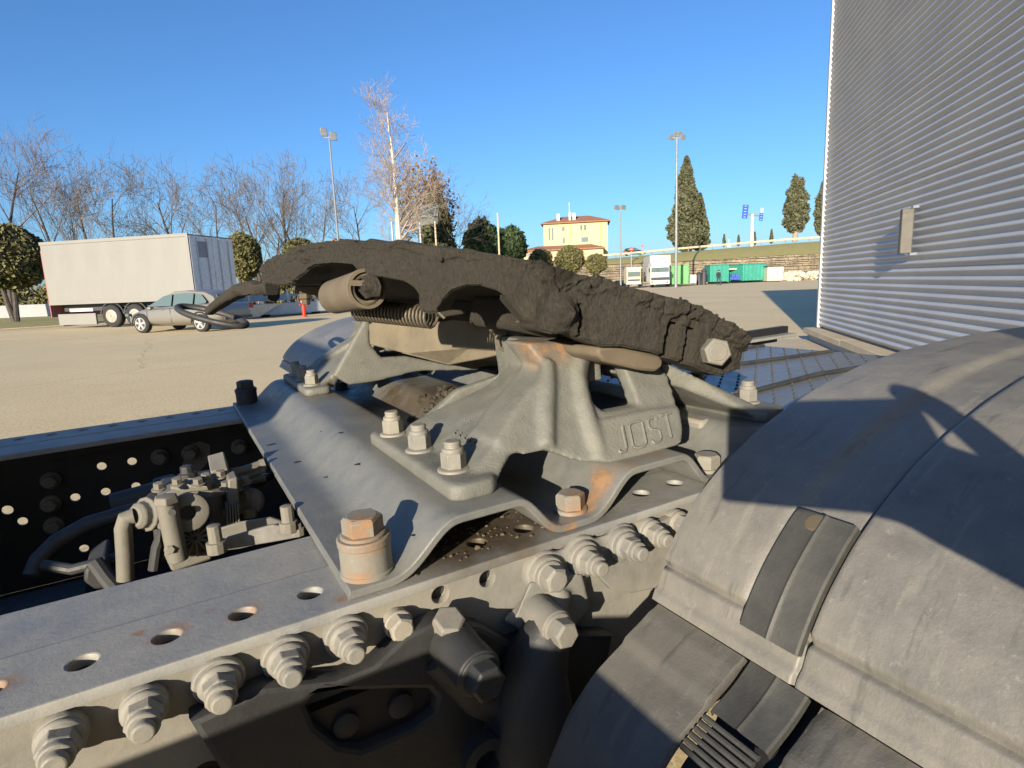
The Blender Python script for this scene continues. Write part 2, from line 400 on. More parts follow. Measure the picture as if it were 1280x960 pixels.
# ---- corrugated mounting plate
def sstep(a, b, x): t = min(1, max(0, (x - a) / (b - a))); return t * t * t * (t * (6 * t - 15) + 10)
def plate_z(u):
    lo, hi = .0072, .0405
    def up(a, b): return sstep(a, b, u)
    k = up(.104, .170) - up(.213, .262) + up(.282, .342) - up(.392, .441) + up(.463, .523) - up(.575, .63)
    return lo + (hi - lo) * k
us = np.linspace(.079, .665, 150); zt_ = np.array([plate_z(u) for u in us]); th = .0072
slope = np.gradient(zt_, us); nn = np.stack([-slope, np.ones_like(slope)], 1); nn /= np.linalg.norm(nn, axis=1)[:, None]
top = np.stack([us, zt_], 1); bot = top - nn * th
e = .0016
loop = [(top[0] + [e * .0, -e])] + [top[0] + [e, 0]] + [t for t in top[1:-1]] + [top[-1] - [e, 0], top[-1] - [0, e]] + list(bot[::-1])
rows = []
vv = [(.3815, .0016), (.3822, .0006), (.3838, 0)] + [(v, 0) for v in np.linspace(.40, 1.208, 34)] + [(1.2242, 0), (1.2258, .0006), (1.2265, .0016)]
cen = np.concatenate([top, bot[::-1]]); 
for v, ins in vv:
    r = []
    for i, q in enumerate(loop):
        q = np.array(q)
        if ins: 
            j = min(max(i - 1, 0), len(top) - 1) if i <= len(top) else len(top) - 1 - (i - len(top) - 2)
            j = min(max(j, 0), len(top) - 1); c = (top[j] + bot[j]) / 2; d = c - q; q = q + d / (np.linalg.norm(d) + 1e-9) * ins
        r.append((q[0], v, q[1]))
    rows.append(r)
m = MB().grid(rows, closed_v=True); n_ = len(rows[0])
for r in (rows[0], rows[-1]):
    b = len(m.v); m.v += [tuple(map(float, p)) for p in r]; L = len(r)
    for i in range(L // 2 - 1): m.f.append((b + i, b + i + 1, b + L - 2 - i, b + L - 1 - i)); m.m.append(0)
plate = bt(m, 'mounting_plate', M_plate, truck, smooth=30)

dm_ = MB()
for i in range(230):
    u = random.uniform(.125, .40); v = random.gauss(.424, .02)
    if not .382 < v < .46 or u > .27 or min(math.hypot(u - (.0583 + .0443 * q_), v - .4105) for q_ in range(12)) < .0115: continue
    r_ = random.uniform(.0006, .0016) * (1 if random.random() < .9 else 1.8); dm_.ball((u, v, r_ * .35), r_, 6, 4, sc=(1.2, 1, .7), amp=.6, freq=1.6, seed=i)
bt(dm_, 'dirt_crumbs', plain('rail_dirt', (.13, .095, .06), .9, var=.5, scale=120, obj=truck), truck, kind='stuff')
fm_ = MB()
for (x, y) in [(336, 554), (340, 553), (409, 598), (330, 590), (404, 560), (372, 575), (520, 690), (452, 606), (430, 570)]:
    p = P(x, y, z=.010); p[2] = plate_z(p[0]) + .0004; fm_.ball(p, random.uniform(.0015, .0035), 7, 4, sc=(1.6, 1, .12), amp=.6, freq=2, seed=x)
bt(fm_, 'grime_flakes', M_dark, plate, kind='stuff')
def sleeve_bolt():
    m = MB(); A = (0, 0, 1)
    m.lathe((0, 0, -.002), A, [(0, .0195), (.003, .0195), (.0035, .0185), (.0225, .0185), (.0228, .0192), (.0275, .0194), (.0285, .0186)], 36)
    m.lathe((0, 0, .0265), A, [(0, .0165), (.002, .0165), (.0026, .0155)], 30)
    m.lathe((0, 0, .029), A, [(0, .0148), (.0105, .0148), (.0125, .0128)], 6); m.lathe((0, 0, .0412), A, [(0, .0112), (.0006, .011)], 20)
    return m
def low_bolt():
    m = MB(); A = (0, 0, 1)
    m.lathe((0, 0, -.001), A, [(0, .0150), (.0025, .0150), (.0035, .0138)], 30)
    m.lathe((0, 0, .002), A, [(0, .0132), (.0115, .0132), (.0135, .0115)], 6); m.lathe((0, 0, .0152), A, [(0, .0103), (.0006, .010)], 20); return m
def stud_nut():
    m = MB(); A = (0, 0, 1)
    m.lathe((0, 0, -.0005), A, [(0, .0142), (.0012, .0146), (.0028, .0140), (.0036, .0115)], 30)
    m.lathe((0, 0, .003), A, [(0, .0110), (.0125, .0110), (.0138, .0098)], 6)
    m.lathe((0, 0, .0165), A, [(0, .0096), (.003, .0094), (.004, .0082)], 22)
    m.lathe((0, 0, .0205), A, [(-.001, .0073), (.0005, .0075), (.0012, .007), (.0019, .0075), (.0026, .007), (.0033, .0075), (.0046, .0073), (.0055, .0062)], 20); return m
put_bolt('sleeve', sleeve_bolt, BU - [0, 0, .003], (0, 0, 1), plate, M_rust, 'sleeve_bolt', .25)
put_bolt('sleeved', sleeve_bolt, (.1025, 1.196, .009), (0, 0, 1), plate, M_under, 'sleeve_bolt', .5)  # far bolt near black: its shade is put into the colour
put_bolt('low', low_bolt, BV + [0, 0, .0022], (0, 0, 1), plate, M_rust, 'valley_bolt', .1)
put_bolt('low', low_bolt, (.452, .404, .0082), (0, 0, 1), plate, M_rust, 'valley_bolt', .5)
put_bolt('low', low_bolt, (.281, 1.2, .0082), (0, 0, 1), plate, M_rust, 'valley_bolt', .7)

# ---- cast pedestals
def pedestal_mb(far=False):
    m = MB()
    FP, FN = (0, .412, .045), (0, 1, -.72)
    q = lambda x, y: PP(x, y, FP, FN)
    for s in (0, 1):                                                  # feet and legs; s = 1 is the far foot along the rail
        X = (lambda u: u) if s == 0 else (lambda u: .752 - u)
        pad = rrect(.170, .404, .214, .632, .012)
        m.extr([(X(a), b, .0395) for a, b in pad], (0, 0, .0125))
        m.extr([(X(a), b, .0395) for a, b in rrect(.1725, .4065, .2115, .6295, .010)], (0, 0, .0145))
        lo = [(.185, .42, .046), (.185, .61, .046), (.214, .412, .046), (.226, .60, .046), (.206, .425, .059), (.206, .606, .059), (.226, .434, .070), (.222, .60, .067)]
        md = [(.269, .452, .0965), (.275, .456, .080), (.285, .556, .100), (.290, .556, .082)]
        hi = [(.316, .474, .126), (.33, .480, .100), (.328, .562, .124), (.34, .57, .100)]
        f = lambda L: [(X(a), b, c) for a, b, c in L]
        m.hull(f(lo + md)); m.hull(f(md + hi))
    # boss under the pivot
    m.hull([(.309, .488, .148), (.384, .488, .143), (.318, .60, .148), (.405, .60, .143), (.316, .480, .10), (.382, .480, .10), (.322, .60, .095), (.405, .60, .095)])
    # front wall with its window
    out = [(657, 428), (738, 428), (752, 440), (826, 455), (837, 472), (847, 505), (852, 540), (847, 556), (800, 570), (760, 580), (735, 579), (715, 575), (683, 564), (655, 569), (640, 566), (618, 553), (650, 505), (684, 462)]
    win = [(741, 452), (737, 470), (738, 488), (744, 505), (757, 516), (800, 508), (783, 466), (779, 456)]
    # strips around the window (no holes needed)
    A = out; w = win
    polys = [[A[0], A[1], (741, 452), (737, 470), (738, 488), (744, 505), (757, 516), (760, 580), (735, 579), (715, 575), (683, 564), (655, 569), (640, 566), (618, 553), (650, 505), (684, 462)],
             [(757, 516), (800, 508), (847, 505), (852, 540), (847, 556), (800, 570), (760, 580)],
             [(800, 508), (783, 466), (779, 456), (826, 455), (837, 472), (847, 505)],
             [(738, 428), (752, 440), (826, 455), (779, 456), (741, 452)]]
    for p in polys: m.extr([q(*a) for a in p], (0, .020, 0))
    m.extr([q(*a) + np.array([0, .018, 0]) for a in polys[0]], (0, .03, .0))
    # lower block that carries the letters stands proud
    m.extr([q(*a) - np.array([0, .006, 0]) for a in [(748, 524), (800, 512), (846, 507), (851, 540), (846, 555), (800, 569), (760, 578), (740, 572)]], (0, .012, 0))
    # ribs
    for pts, r in (([(686, 452), (686, 480), (684, 520), (684, 560)], (.007, .0085, .009, .0085)), ([(729, 440), (724, 470), (730, 505), (742, 545), (752, 572)], (.007, .0075, .009, .010, .008))):
        P_ = [q(*a) + np.array([0, .002, 0]) for a in pts]; m.tube(P_, r, 10)
    # inner wall
    inn = [(456, 400), (417, 470), (438, 482), (467, 478), (523, 464), (600, 463), (598, 459), (560, 456), (508, 445), (477, 447), (470, 438), (463, 430), (463, 400)]
    P_ = [P(x, y, v=.992) for x, y in inn]
    if far: m.extr([(p[0], 1.608 - p[1], p[2]) for p in P_], (0, -.016, 0))
    else: m.extr([(.215, .6, .055), (.27, .6, .09), (.33, .6, .10), (.33, .6, .075), (.43, .6, .06), (.43, .6, .046), (.22, .6, .046)], (0, .014, 0))
    return m
pm = pedestal_mb()
ped = bt(pm, 'pedestal', M_cast, truck, remesh=.0028, relax=6)
pm = pedestal_mb(True); pm2 = MB(); pm2.v = [(a, 1.608 - b, c) for a, b, c in pm.v]; pm2.f = [f[::-1] for f in pm.f]; pm2.m = pm.m
ped2 = bt(pm2, 'pedestal', M_cast, truck, remesh=.0034, relax=7)
for pd, sgn in ((ped, 0), (ped2, 1)):
    for i, (u, v) in enumerate([(.1905, .4445), (.1895, .5205), (.1890, .597), (.564, .4445), (.5645, .5205), (.565, .597)]):
        z = .0535
        put_bolt('stud', stud_nut, (u, v if not sgn else 1.608 - v, z), (0, 0, 1), pd, M_bolt if not (sgn and i in (0, 1)) else M_under, 'stud_nut', .15 + 1.1 * i)  # two far nuts darker, the shadow on them put into the colour
bt(MB().box((.50, .455, .004), (.63, .60, .040)), 'end_stop', M_web, truck, bevel=.004)
# cast letters
FP, FN = (0, .412, .045), (0, 1, -.72)
o0 = PP(768, 566, FP, FN); ox = PP(838, 545, FP, FN) - o0; oy = PP(762, 534, FP, FN) - o0
lm = MB()
def stroke(pts, r=.0016):
    Q = [o0 + ox * a + oy * b - np.array([0, .0068, -.001]) for a, b in pts]; lm.tube(Q, r, 6)
def blk(a0, b0, a1, b1):
    stroke([(a0, b0), (a1, b1)])
stroke([(.0, .12), (.02, .02), (.10, .02), (.13, .14), (.13, .98)])                       # J
stroke([(.24, .1), (.24, .9), (.30, 1.0), (.42, 1.0), (.47, .9), (.47, .1), (.42, 0), (.30, 0), (.24, .1)])   # O
stroke([(.74, .88), (.70, .98), (.61, .98), (.575, .86), (.575, .64), (.62, .52), (.70, .46), (.74, .36), (.74, .12), (.70, .0), (.60, .0), (.57, .12)])   # S
stroke([(.82, .98), (1.02, .98)]); stroke([(.92, .98), (.92, 0)])                         # T
bt(lm, 'raised_lettering', M_cast, ped)
# cast marks on the leg
sm = MB()
for (x, y) in [(566, 542), (572, 545), (578, 548), (584, 551), (589, 554), (580, 525), (586, 527), (594, 531), (600, 534)]:
    p = PP(x, y, (.222, .5, .0695), (-.49, 0, 1)); sm.tube([p, p + np.array([.004, 0, .0022])], .0012, 5); sm.tube([p + np.array([.0, -.004, .0]), p + np.array([.003, .002, .0018])], .001, 5)
bt(sm, 'cast_marks', M_cast, ped)

# ---- cross tie between the pedestals
a, b = P(462, 415, v=.985), P(632, 430, v=.64); hd = nv(np.array([b[1] - a[1], -(b[0] - a[0]), 0])); 
if hd[0] < 0: hd = -hd
tp = [(460, 398), (500, 402), (545, 403), (572, 398), (577, 390), (578, 385), (588, 383), (600, 385), (610, 393), (614, 405), (616, 414), (640, 425), (636, 441), (600, 449), (560, 456), (462, 431)]
M_tan = dusty_steel('tan_dust_steel', (.15, .132, .096), (.245, .203, .138), .9, obj=truck, rough=.8, fine=150)
tie = bt(MB().extr([PP(x, y, a, hd) for x, y in tp], hd * .012), 'cross_tie', M_tan, truck, bevel=.002)
lo = [PP(x, y, a, hd) for x, y in [(500, 441), (560, 456), (636, 441), (640, 428)]]
bt(MB().extr([lo[0], lo[1], lo[2], lo[3]], hd * .05 + np.array([0, 0, -.012])), 'tie_flange', M_tan, tie, bevel=.002)
rc = PP(595, 396, a, hd) - hd * .002
bt(MB().tube([rc + np.array([math.cos(t) * hd[1] * -.013, math.cos(t) * .013, math.sin(t) * .014]) for t in np.linspace(0, 2 * math.pi, 20, endpoint=False)], .0022, 6, closed=True), 'clip_ring', M_tan, tie)

# ---- suspension bracket: the shaded casting under the near rail
vs_ = .362
bk = [(250, 905), (330, 868), (420, 858), (470, 838), (510, 800), (548, 782), (600, 790), (640, 812), (668, 803), (690, 800), (730, 800), (762, 800), (752, 850), (745, 900), (800, 1010), (800, 1100), (300, 1100), (285, 960)]
op = [(385, 868), (375, 885), (388, 915), (420, 940), (452, 945), (520, 915), (548, 893), (552, 870), (540, 856), (500, 856), (440, 858), (405, 856)]
brk = holed([tuple(P(x, y, v=vs_)[[0, 2]]) for x, y in bk], [[tuple(P(x, y, v=vs_)[[0, 2]]) for x, y in op]], .018, .004, lambda a_, b_, c_: (a_, vs_ + c_, b_))
M_brk = dusty_steel('bracket_paint', (.022, .025, .028), (.045, .043, .039), .4, obj=truck, rough=.55)  # near black: the shade under the rail is put into this colour
brk = bt(brk, 'suspension_bracket', M_brk, truck)
ear = MB()
for (x, y, r_) in ((676, 712, .0185), (722, 692, .0185), (772, 676, .018)): p = P(x, y, v=.3805); ear.lathe(p, (0, -1, 0), [(-.004, r_), (.008, r_)], 26)
E_ = lambda x, y, v_: P(x, y, v=v_)
ear.hull([E_(x, y, v_) for x, y in [(664, 700), (690, 690), (770, 664), (782, 690), (735, 720), (700, 745), (665, 735)] for v_ in (.374, .385)])
ear.hull([E_(x, y, v_) for x, y in [(662, 728), (700, 735), (728, 716), (738, 760), (700, 800), (662, 800), (640, 780)] for v_ in (.366, .384)])
ear.tube([E_(632, 778, .376), E_(650, 765, .375), E_(664, 748, .375), E_(668, 728, .376), E_(662, 712, .378)], [.004, .0055, .0065, .0065, .005], 10)
ear.tube([E_(700, 735, .37), E_(690, 765, .366), E_(676, 800, .36), E_(668, 830, .355)], [.010, .013, .016, .018], 12)
bt(ear, 'bracket_ear', M_web, brk, remesh=.0022, relax=8)
arm = [P(x, y, v=.35) for x, y in [(690, 775), (668, 830), (660, 900), (690, 990), (720, 1080)]]
bt(MB().tube(arm, [.016, .026, .036, .05, .06], 16), 'bracket_arm', M_brk, brk)
bt(MB().tube([P(x, y, v=.365) for x, y in [(545, 815), (600, 860), (650, 880)]], [.014, .02, .02], 12), 'bracket_rib', M_brk, brk)
def stub(L, r):
    m = MB(); A = (0, 0, 1)
    m.lathe((0, 0, 0), A, [(-.01, r * 1.06), (0, r * 1.05), (.003, r), (L, r), (L + .001, r * .93)], 30)
    m.lathe((0, 0, L), A, [(0, r * .92), (.002, r * .92), (.003, r * .8)], 26); m.lathe((0, 0, L + .002), A, [(0, r * .78), (.011, r * .78), (.0125, r * .66)], 6); return m
M_mid = dusty_steel('stub_paint', (.17, .17, .155), (.26, .235, .19), .7, obj=truck, rough=.6)
p = P(676, 768, v=.36); put_bolt('stub1', lambda: stub(.022, .0135), p, (0.02, -1, 0), brk, M_mid, 'clamp_bolt', .3)
p = P(572, 812, v=.352); put_bolt('stub2', lambda: stub(.030, .0165), p, (0.06, -1, -.05), brk, M_brk, 'clamp_bolt', .5)
p = P(560, 783, v=.362); put_bolt('sq', lambda: MB().lathe((0, 0, -.01), (0, 0, 1), [(0, .012), (.018, .012), (.02, .01)], 6), p, (0, -.5, 1), brk, M_mid, 'square_nut', .2)
p = P(600, 940, v=.35); bt(MB().lathe(p, (0, -1, 0), [(0, .018), (.012, .018), (.013, .01), (.002, .009)], 26), 'lower_boss', M_brk, brk)
for x, y in [(500, 880), (432, 905)]:
    p = P(x, y, v=.3705); bt(MB().lathe(p, (0, -1, 0), [(-.002, .009), (.003, .009), (.004, .006)], 20), 'blank_plug', M_brk, brk)
bt(MB().box((.005, .3705, -.2), (.17, .3785, -.062)), 'opening_shade', M_dark, brk)  # dark sheet added as the shade inside the bracket opening
# gusset behind the bolts to the right of the bracket
g = [(718, 700), (742, 716), (790, 705), (830, 745), (812, 790), (775, 770), (752, 742), (740, 760), (735, 730)]
bt(MB().extr([P(x, y, v=.372) for x, y in [(745, 690), (800, 668), (850, 640), (850, 700), (822, 735), (790, 742), (765, 738), (748, 720)]], (0, .008, 0)), 'gusset_plate', M_web, brk, bevel=.0015)

# ---- what fills the frame between the rails
und = MB(); und.cyl((-1.64, .78, -.36), (1.4, .80, -.30), .05, n=18); bt(und, 'drive_shaft', M_under, truck)
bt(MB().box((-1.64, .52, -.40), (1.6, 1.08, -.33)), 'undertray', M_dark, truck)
bt(MB().box((-.42, .52, -.24), (-.36, 1.09, -.03)), 'cross_member', M_under, truck)
bt(MB().box((.52, .53, -.24), (.58, 1.08, -.03)), 'cross_member', M_under, truck)
tank = MB().lathe((-.9, .95, -.24), (1, 0, 0), [(0, .01), (.01, .05), (.03, .075), (.75, .075), (.77, .05), (.78, .01)], 24); bt(tank, 'air_tank', M_under, truck)

# ---- valve block
vb = bt(MB().extr([P(x, y, v=.74) for x, y in [(190, 650), (200, 612), (262, 600), (300, 598), (305, 660), (262, 690), (195, 705)]], (0, .05, 0)), 'valve_block', M_under, truck, bevel=.004)
def vp(mb, name, mat=M_alloy, **k): return bt(mb, name, mat, vb, **k)
X = lambda x, y, v=.70: P(x, y, v=v)
s_ = 1 / 735 * .95
vp(MB().tube([X(157, 724), X(156, 690), X(154, 660), X(157, 648), X(168, 645)], .0082, 14), 'air_pipe')
vp(MB().lathe(X(168, 646, .70), X(196, 640, .715) - X(168, 646, .70), [(0, .010), (.004, .014), (.011, .0145), (.012, .0185), (.026, .0185), (.028, .016), (.05, .016)], 12), 'union_nut', bevel=.001)
vp(MB().cyl(X(223, 700, .64), X(208, 628, .64), .0094, .0090, 20), 'guide_post', bevel=.001)
vp(MB().lathe(X(208, 629, .64), X(207, 620, .64) - X(208, 629, .64), [(0, .0118), (.003, .0118), (.0075, .010), (.008, .005)], 6), 'post_cap', bevel=.0008)
vp(MB().cyl(X(268, 660, .71), X(264, 618, .71), .0135, n=20), 'guide_post', bevel=.001)
vp(MB().lathe(X(264, 618, .71), X(263.5, 610, .71) - X(264, 618, .71), [(0, .016), (.003, .016), (.0075, .013), (.008, .006)], 6), 'post_cap', bevel=.0008)
c0 = X(235, 641, .645); ax = nv(X(235, 641, .645) - X(232, 622, .73))
vp(MB().lathe(c0, ax, [(-.05, .012), (-.012, .012), (-.008, .0185), (0, .0190), (.001, .0175), (.001, .0075), (-.012, .007)], 28), 'open_port')
vp(MB().tube([X(218, 612, .72), X(238, 606, .71), X(262, 606, .70)], [.006, .008, .006], 8), 'clamp_bar')
vp(MB().lathe(X(236, 602, .74), (0, 0, 1), [(0, .0105), (.010, .0105), (.011, .007), (.018, .007), (.019, .005)], 8), 'hex_plug', M_under, bevel=.001)
vp(MB().extr([X(x, y, .72) for x, y in [(263, 590), (284, 584), (290, 602), (270, 610)]], (0, .03, .012)), 'cover_plate', M_mid, bevel=.0012)
for dy in (0, 8, 16):
    vp(MB().tube([X(288, 592 + dy, .74), X(305, 588 + dy * .98, .745), X(327, 581 + dy * .95, .75)], [.0058, .0055, .0058], 10), 'air_fitting')
    vp(MB().lathe(X(327, 581 + dy * .95, .75), X(330, 580 + dy * .95, .75) - X(327, 581 + dy * .95, .75), [(-.002, .0068), (.004, .0068)], 10), 'fitting_collar')
c0 = X(243, 671, .665); ax = nv(np.array([0.05, -1, .25]))
m = MB().lathe(c0, ax, [(-.02, .0205), (0, .020), (.008, .016), (.012, .009), (.013, .003)], 24); x_, y_, _ = frame(ax)
silencer = vp(m, 'silencer_dome', M_dark)
m = MB()
for k in range(12):
    t = 2 * math.pi * k / 12; d = x_ * math.cos(t) + y_ * math.sin(t)
    m.tube([c0 + d * .0205 - ax * .004, c0 + d * .0165 + ax * .0085, c0 + d * .009 + ax * .0130, c0 + d * .002 + ax * .0145], [.0017, .0017, .0014, .001], 6)
bt(m, 'silencer_fins', M_alloy, vb)
vp(MB().extr([X(x, y, .66) for x, y in [(204, 692), (265, 681), (266, 700), (215, 716)]], (0, .012, 0)), 'pan', bevel=.003)
c0 = X(311, 627, .70); vp(MB().lathe(c0, nv(np.array([-.15, -1, .35])), [(-.03, .0155), (-.004, .0155), (-.003, .0135), (0, .0135), (.001, .0115)], 22), 'test_plug')
vp(MB().tube([c0 + np.array([-.001, -.002, .0125]), c0 + np.array([.001, -.001, -.0125])], .0022, 6), 'plug_key')
vp(MB().cyl(X(313, 645, .70), X(312, 634, .70), .008, n=12), 'plug_stem')
bra = [(264, 690), (262, 672), (267, 662), (300, 652), (338, 646), (352, 650), (366, 664), (372, 668), (300, 686)]
vp(MB().extr([X(x, y, .60) for x, y in bra], (0, .012, -.004)), 'valve_bracket', M_mid, bevel=.002)
vp(MB().extr([X(x, y, .585) for x, y in [(268, 690), (285, 672), (340, 656), (368, 660), (374, 672), (340, 678)]], (0, .004, 0)), 'bracket_face', plain('whitish_dust', (.33, .32, .30), .8, var=.45, scale=25, obj=truck), bevel=.001)
for (x, y0, y1) in [(272, 690, 649), (362, 664, 629), (373, 668, 652)]:
    vp(MB().lathe(X(x, y0, .57), (0, 0, 1), [(0, .0088), (.010, .0088), (.0105, .006), (.0255, .006), (.026, .0045)] if y0 - y1 > 20 else [(0, .0075), (.007, .0075), (.0075, .005), (.012, .005)], 10), 'bracket_stud', bevel=.0005)
vp(MB().extr([X(x, y, .68) for x, y in [(285, 600), (297, 596), (300, 640), (290, 652), (285, 640)]], (0, .03, 0)), 'side_fin', bevel=.002)
vp(MB().tube([X(300, 664, .64), X(318, 655, .63), X(340, 650, .62), X(352, 655, .61)], .004, 8), 'rim_wire', M_under)
r2 = random.Random(3)
def small(p, ax, r, L, nm='small_bolt', mat=None): vp(MB().lathe(p, ax, [(0, r * 1.35), (.0015, r * 1.35), (.002, r)], 12).lathe(np.array(p) + nv(np.array(ax, float)) * .002, ax, [(0, r), (L, r), (L + .0008, r * .8)], 6), nm, mat or M_alloy)
for (x, y, v_) in [(199, 612, .69), (222, 606, .69), (248, 606, .69), (258, 600, .70), (276, 596, .705), (283, 610, .69), (296, 612, .70), (306, 604, .70)]: small(X(x, y, v_), (0, -.15, 1), .0052, .005)
for (x, y, v_) in [(228, 664, .67), (262, 672, .67), (214, 686, .635), (251, 690, .69), (286, 640, .69), (296, 630, .70), (204, 655, .70)]: small(X(x, y, v_), (-.1, -1, .2), .0045, .004)
vp(MB().extr([X(x, y, .71) for x, y in [(196, 622), (212, 614), (262, 604), (300, 600), (302, 612), (262, 618), (214, 628), (198, 634)]], (0, .03, .0)), 'manifold', M_alloy, bevel=.0015)
vp(MB().extr([X(x, y, .725) for x, y in [(228, 620), (258, 614), (260, 668), (232, 676)]], (0, .02, 0)), 'valve_face', M_mid, bevel=.002)
vp(MB().cyl(X(252, 660, .70), X(250, 625, .70), .0062, n=14), 'thin_post'); vp(MB().cyl(X(290, 640, .71), X(288, 612, .71), .0068, n=14), 'thin_post')
vp(MB().tube([X(176, 636, .73), X(190, 622, .74), X(204, 612, .75), X(222, 600, .77)], .0055, 10), 'branch_pipe', M_hose)
vp(MB().tube([X(297, 622, .74), X(316, 610, .76), X(332, 600, .78), X(342, 592, .80)], .005, 10), 'branch_pipe', M_hose)
vp(MB().tube([X(205, 662, .74), X(196, 684, .74), X(192, 712, .74)], .006, 10), 'branch_pipe', M_hose)
for k in range(5): vp(MB().extr([X(283 + k * 3.4, 634 - k * .8, .672), X(285 + k * 3.4, 633.5 - k * .8, .672), X(286 + k * 3.4, 660 - k * 1.2, .672), X(284 + k * 3.4, 660.5 - k * 1.2, .672)], (0, .02, 0)), 'cooling_fin', M_alloy)
vp(MB().lathe(X(216, 640, .63), (-.3, -1, .1), [(0, .0035), (.002, .0035)], 8), 'grub_screw', M_dark)
# hoses and clips in the dark
bt(MB().tube([P(200, 628, v=.85), P(150, 643, v=.86), P(110, 655, v=.86), P(72, 676, v=.86), P(48, 700, v=.85), P(40, 720, v=.84)], .010, 12), 'air_hose', M_hose, truck)
bt(MB().tube([P(55, 706, v=.8), P(90, 712, v=.78), P(130, 702, v=.77), P(165, 690, v=.78)], .006, 10), 'air_hose', M_hose, truck)
bt(MB().extr([P(x, y, v=.76) for x, y in [(105, 712), (122, 700), (132, 694), (150, 735), (118, 738), (104, 728)]], (0, .06, 0)), 'hose_clip', M_under, truck, bevel=.004)
bt(MB().tube([P(118, 702, v=.75), P(132, 722, v=.74), P(146, 738, v=.73)], .008, 10), 'hose_clip', M_hose, truck)
bt(MB().lathe(P(140, 632, v=.9), (1, 0, .1), [(0, .016), (.05, .016), (.052, .02), (.075, .02), (.08, .012)], 10), 'relay_valve', M_under, truck, bevel=.002)

# ---- walkway plate behind the coupling and dark bars
M_deck = dusty_steel('deck_steel', (.16, .175, .195), (.22, .21, .19), .4, obj=truck, rough=.38)
dk = bt(MB().box((.70, .50, -.004), (1.30, 1.10, .002)), 'deck_plate', M_deck, truck)
tm = MB()
for i in range(24):
    for j in range(16):
        u, v = .72 + i * .0245, .52 + j * .037 + (i % 2) * .018; tm.lathe((u, v, .002), (0, 0, 1), [(0, .003), (.0025, .0018)], 5)
tr = bt(tm, 'deck_studs', M_under, dk, kind='stuff')
for v in (.62, .80, .98): bt(MB().tube([(.71, v, .004), (1.0, v + .02, .006), (1.29, v - .01, .004)], .005, 6), 'deck_rib', M_under, dk)
bt(MB().box((.9, 1.12, .0), (1.6, 1.14, .02)), 'deck_rail', M_dark, truck)

# ---- mudguards and wheels
prof = [(.150, -.150), (.185, -.082), (.212, -.052)]
shell = [(.281, -.030), (.290, -.008), (.308, .018), (.334, .043), (.365, .063), (.40, .080), (.44, .0935), (.49, .106), (.546, .1155), (.61, .1205), (.69, .1225), (.78, .1225), (.88, .119), (.97, .109), (1.06, .088), (1.14, .052), (1.20, .006), (1.24, -.05)]
def spl(pts, n):
    pts = np.array(pts, float); d = np.r_[0, np.cumsum(np.linalg.norm(np.diff(pts, axis=0), axis=1))]
    t = np.linspace(0, d[-1], n); a = np.stack([np.interp(t, d, pts[:, k]) for k in range(pts.shape[1])], 1)
    for _ in range(3): b = a.copy(); b[1:-1] = (a[:-2] + 2 * a[1:-1] + a[2:]) / 4; a = b
    return a, t
def guard_mat(name, k):
    m = NT(name); c = m.coord(truck); n1 = m.noise(c, 7, 6, .65); n2 = m.noise(c, 42, 5, .7); n3 = m.noise(c, 520, 3, .7); n4 = m.noise(c, 13, 5, .65, (1., 6., 1.)); n5 = m.noise(c, 120, 4, .75)
    q = lambda *t: tuple(x * k for x in t)
    col = m.mix(m.rng(n2, .3, .7), q(.115, .114, .106), q(.172, .165, .148)); col = m.mix(m.rng(n1, .40, .62, 0, .6), col, q(.215, .202, .172)); col = m.mix(m.rng(n4, .57, .72, 0, .5), col, q(.26, .245, .21))
    col = m.mix(m.rng(n4, .42, .34, 0, .5), col, q(.07, .07, .066)); col = m.mix(m.rng(n5, .60, .72, 0, .45), col, q(.30, .285, .245)); col = m.mix(m.rng(n3, .70, .76, 0, .4), col, q(.36, .34, .30))
    m.col(col); m.rough(m.rng(n2, .3, .7, .38, .54)); m.bump(m.math('ADD', m.math('MULTIPLY', n5, .8), n3), .16, .003); return m.m
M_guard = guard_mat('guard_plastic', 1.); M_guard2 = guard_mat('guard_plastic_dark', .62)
M_strap = dusty_steel('rubber_strap', (.050, .052, .050), (.13, .122, .10), .30, obj=truck, rough=.55)
VI = .312                       # inner edge of the near guard
